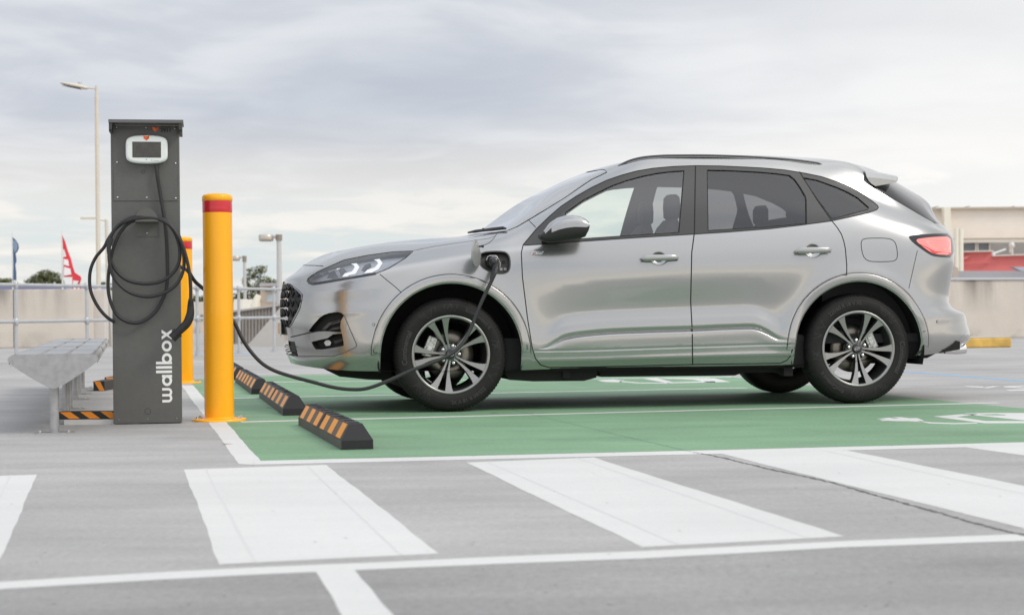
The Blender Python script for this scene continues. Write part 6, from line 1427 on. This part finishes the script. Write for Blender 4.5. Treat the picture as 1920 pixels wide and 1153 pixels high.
b = MB(); wpoly(b, [(1640, 474.2), (1863, 469.2), (1863, 471.8), (1640, 476.8)], Yr-.3, 9.5); wpoly(b, [(1863, 478), (2200, 468), (2200, 470.5), (1863, 480.6)], Yr-.3, 9.5); b.build('parapet_cap', CRM, t)
b = MB(); wpoly(b, [(1800, 489), (1808, 481), (1820, 479), (1812, 486)], Yr-.2, .1); wpoly(b, [(1798, 493), (1857, 491.5), (1857, 493), (1798, 494.5)], Yr-.2, .1); b.build('wall_marks', mat('red_faded', (.66, .20, .19), .8), t)
b = MB(); b.cyl(at(1862, 476, Yr-1), at(1886, 467.5, Yr-1), .05, n=8); b.cyl(at(1863, 472, Yr-1), at(1863, 480, Yr-1), .08, n=8); b.build('roof_pipe', mat('pipe_white', (.8, .8, .78), .5), t)
b = MB(); b.cyl(at(1898, 478, Yr+1), at(1898, 462, Yr+1), .05, n=8); c = at(1897, 460, Yr+1); b.lathe([(0, .17), (.13, .11), (.16, 0), (.13, -.11), (0, -.17)], 14, 'z', M=Matrix.Translation(c)); b.build('roof_turbine', mat('turbine_pale', (.62, .60, .57), .4, .3), t)
for x in (1793, 1801.5): p = at(x, 476, Yr-2); b = MB(); b.cyl((p.x, Yr-2, 0), at(x, 429, Yr-2), .12, n=10); tag(b.build('thin_mast', mat('cream_column', (.82, .78, .66), .7), loc=(p.x, Yr-2, 0)), 'slim cream mast standing before the warehouse, '+('closer to the tail lamp' if x < 1800 else 'farther from the tail lamp'), 'mast', 'cream masts')
Yg = 60.0; t = empty('low_roof', (at(1850, 530, Yg).x, Yg, 0), 0, 'flat lilac grey roof between the right parapet and the red building', 'building')
b = MB(); wpoly(b, [(1600, 508.5), (2200, 507.5), (2200, 560), (1600, 560)], Yg, 12); b.build('roof_deck', RFG, t)
b = MB(); wpoly(b, [(1786, 497), (1797, 503), (1797, 524), (1786, 524)], Yg-1, .8); b.build('end_wall', mat('end_wall_tan', (.50, .42, .36), .8), t)
b = MB(); wpoly(b, [(1900, 500.5), (2100, 500), (2100, 508), (1915, 508)], Yg-1, .5); b.build('canopy_edge', mat('canopy_lilac', (.45, .46, .52), .6), t)
# left: blue-violet roof behind the parapet
Yv = 70.0; t = empty('blue_roofed_shed', (at(60, 560, Yv).x, Yv, 0), 0, 'low shed with a blue violet roof showing above the left parapet', 'building'); b = MB(); wpoly(b, [(-200, 536), (112, 534.5), (128, 542), (132, 548), (-200, 548)], Yv, 8); b.build('roof', BLR, t); b = MB(); wpoly(b, [(-200, 548), (128, 548), (128, 587), (-200, 587)], Yv+.3, 7); b.build('wall', CRM, t)
# middle: ramp wedge, slatted barrier, white house, beige house
Yw = 33.5; b = MB(); wpoly(b, [(462, 650), (540, 560), (620, 520), (760, 520), (760, 652), (462, 652)], Yw, .35); tag(b.build('ramp_wall', CONP, loc=tuple(at(500, 652, Yw))), 'pale concrete wall of a ramp with a slanting edge, beyond the railing', 'wall')
Yf = 37.0; t = empty('slatted_barrier', (at(420, 640, Yf).x, Yf, 0), 0, 'weathered barrier of upright grey slats beside the ramp', 'barrier'); b = MB(); nS = 46
for k in range(nS):
    x0_ = 395+k*3.1; x1_ = x0_+2.5; yt = 590-(x0_-395)*.135; wpoly(b, [(x0_, yt), (x1_, yt-.3), (x1_, 646), (x0_, 646)], Yf-.03*(k % 2), .05)
b.build('slats', mat('weathered_slat', (.33, .30, .27), .8, noise=(3, .12)), t); b = MB(); wpoly(b, [(395, 587.5), (540, 568), (540, 571.5), (395, 591)], Yf-.08, .2); b.build('top_rail', mat('barrier_rail', (.45, .43, .40), .7), t)
def house(x0_, x1_, yt, yb_, Y, m, label, wins=(), name='white_house', roof=None):
    t = empty(name, (at((x0_+x1_)/2, 590, Y).x, Y, 0), 0, label, 'building'); b = MB(); a, c = at(x0_, yt, Y), at(x1_, yt, Y); b.box((a.x, Y, 0), (c.x, Y+7, a.z)); b.build('wall', m, t)
    for w_ in wins: b = MB(); wpoly(b, w_[:4], Y-.06, .05); b.build('window', mat(*w_[4]) if len(w_) > 4 else GLD, t)
    if roof: b = MB(); wpoly(b, roof, Y-.4, 8); b.build('roof', RFG, t)
    return t
house(358, 382, 566, 640, 58.0, CRM, 'cream walled block with dark openings between the bollards', [((367, 612), (372, 612), (372, 640), (367, 640)), ((376, 590), (381, 590), (381, 600), (376, 600))], 'cream_block')
house(438, 455, 561, 620, 56.0, mat('white_wall', (.80, .77, .70), .8), 'bright white wall block right beside the near yellow bollard', (), 'white_block')
house(455, 492, 569, 610, 64.0, mat('tan_wall', (.45, .40, .33), .8), 'low tan building behind the slatted barrier', [((462, 575), (478, 574), (478, 580), (462, 581))], 'tan_building')
house(488, 560, 534, 610, 60.0, mat('sand_wall', (.60, .50, .40), .8), 'sand coloured building with a pale framed opening before the car grille', [((497, 541), (522, 540), (522, 546), (497, 547)), ((500, 552), (524, 551), (524, 566), (500, 567), ('window_blue_grey', (.45, .50, .54), .4))], 'sand_building', [(486, 531), (524, 530.5), (524, 536), (486, 536.5)])
b = MB(); Yq = 55.0; b.tube([at(476, 578, Yq), at(481, 562, Yq), at(485, 553, Yq)], [.12, .11, .09], 8); tag(b.build('leaning_pipe', mat('cream_column', (.82, .78, .66), .7), loc=tuple(at(476, 578, Yq))), 'short cream pipe leaning against the tan building', 'pipe')
# orange-brown cladding bits behind the post
b = MB(); Yo = 60.0; wpoly(b, [(204, 562), (216, 562), (216, 580), (204, 580)], Yo, 2); tag(b.build('brick_block', mat('brick_orange', (.42, .17, .09), .8), loc=tuple(at(210, 580, Yo))), 'small orange brick block glimpsed beside the post', 'building')
# ------------------------------------------------------------------ trees
LEAF = [mat('leaf_a', (.085, .10, .04), .9, spec=.1), mat('leaf_b', (.15, .155, .065), .9, spec=.1), mat('leaf_c', (.05, .06, .028), .9, spec=.1)]; BARK = mat('bark', (.10, .08, .06), .9)
def tree(cx, cy_, rx, ry, Y, label, blobs, seed, leaf=1.0, trunk=True, n=2600):
    rr = random.Random(seed); s_ = Y/F; c = at(cx, cy_, Y); t = empty('gum_tree', (c.x, Y, 0), 0, label, 'tree', 'trees beyond the deck')
    b = MB()
    for bx, by, br, bh in blobs:
        o = at(bx, by, Y); R_ = br*s_; H_ = bh*s_; k = int(n*br*bh/sum(q[2]*q[3] for q in blobs))
        for i in range(k):
            while True:
                v = Vector((rr.uniform(-1, 1), rr.uniform(-1, 1), rr.uniform(-1, 1)))
                if .25 < v.length < 1: break
            v = v*(.72+.42*rr.random()); p = o+Vector((v.x*R_, v.y*R_, v.z*H_)); a = Vector((rr.gauss(0, 1), rr.gauss(0, 1), rr.gauss(0, .6))).normalized(); e = a.orthogonal().normalized(); sz = leaf*s_*rr.uniform(1.0, 2.6)
            b.add([p-a*sz, p+e*sz*.6, p+a*sz, p-e*sz*.6], [(0, 1, 2, 3)], rr.choice((0, 0, 1, 1, 2)))
    b.build('crown', LEAF, t)
    b = MB(); base = Vector((c.x, Y, 0)); mid = Vector((c.x, Y, max(.5, c.z-ry*s_*.4))); b.tube([base, mid], [.06*rx*s_, .04*rx*s_], 8)
    for bx, by, br, bh in blobs: b.tube([mid, mid.lerp(at(bx, by, Y), .5)+Vector((0, 0, .1)), at(bx, by, Y)], [.03*rx*s_, .02*rx*s_, .006*rx*s_], 6)
    b.build('trunk', BARK, t)
tree(485, 535, 32, 40, 220.0, 'round gum tree behind the lamp posts between bollard and car', [(475, 512, 17, 12), (490, 505, 13, 9), (462, 528, 10, 14), (495, 528, 18, 12), (480, 545, 22, 14), (508, 540, 14, 9), (455, 560, 16, 18), (480, 565, 24, 16), (515, 528, 10, 5)], 3, 1.1)
tree(430, 565, 25, 22, 230.0, 'dark green tree low behind the near bollard', [(445, 565, 14, 16), (425, 568, 16, 14), (405, 572, 14, 12)], 9, 1.1, n=1400)
tree(372, 560, 22, 14, 235.0, 'dark green bushy tree between the two bollards', [(365, 562, 12, 9), (380, 566, 12, 12), (352, 566, 12, 10)], 4, 1.0, n=1200)
tree(85, 520, 36, 18, 200.0, 'olive round topped tree between the two flags', [(85, 514, 18, 9), (70, 522, 16, 8), (100, 520, 16, 11), (55, 529, 12, 6), (112, 530, 9, 8), (85, 530, 24, 8)], 5, .9, n=2400)
tree(8, 528, 16, 8, 210.0, 'low olive tree at the left edge behind the blue flag', [(12, 527, 12, 6), (-4, 528, 12, 7)], 6, .9, n=700)
tree(199, 535, 12, 10, 190.0, 'small dark tree behind the tall lamp post', [(192, 533, 7, 5), (205, 540, 9, 9), (188, 541, 6, 5)], 7, .9, n=700)
tree(212, 625, 10, 30, 48.0, 'green shrub glimpsed in the gap beside the charging post', [(212, 625, 8, 22), (208, 640, 6, 12)], 8, 1.2, n=900)
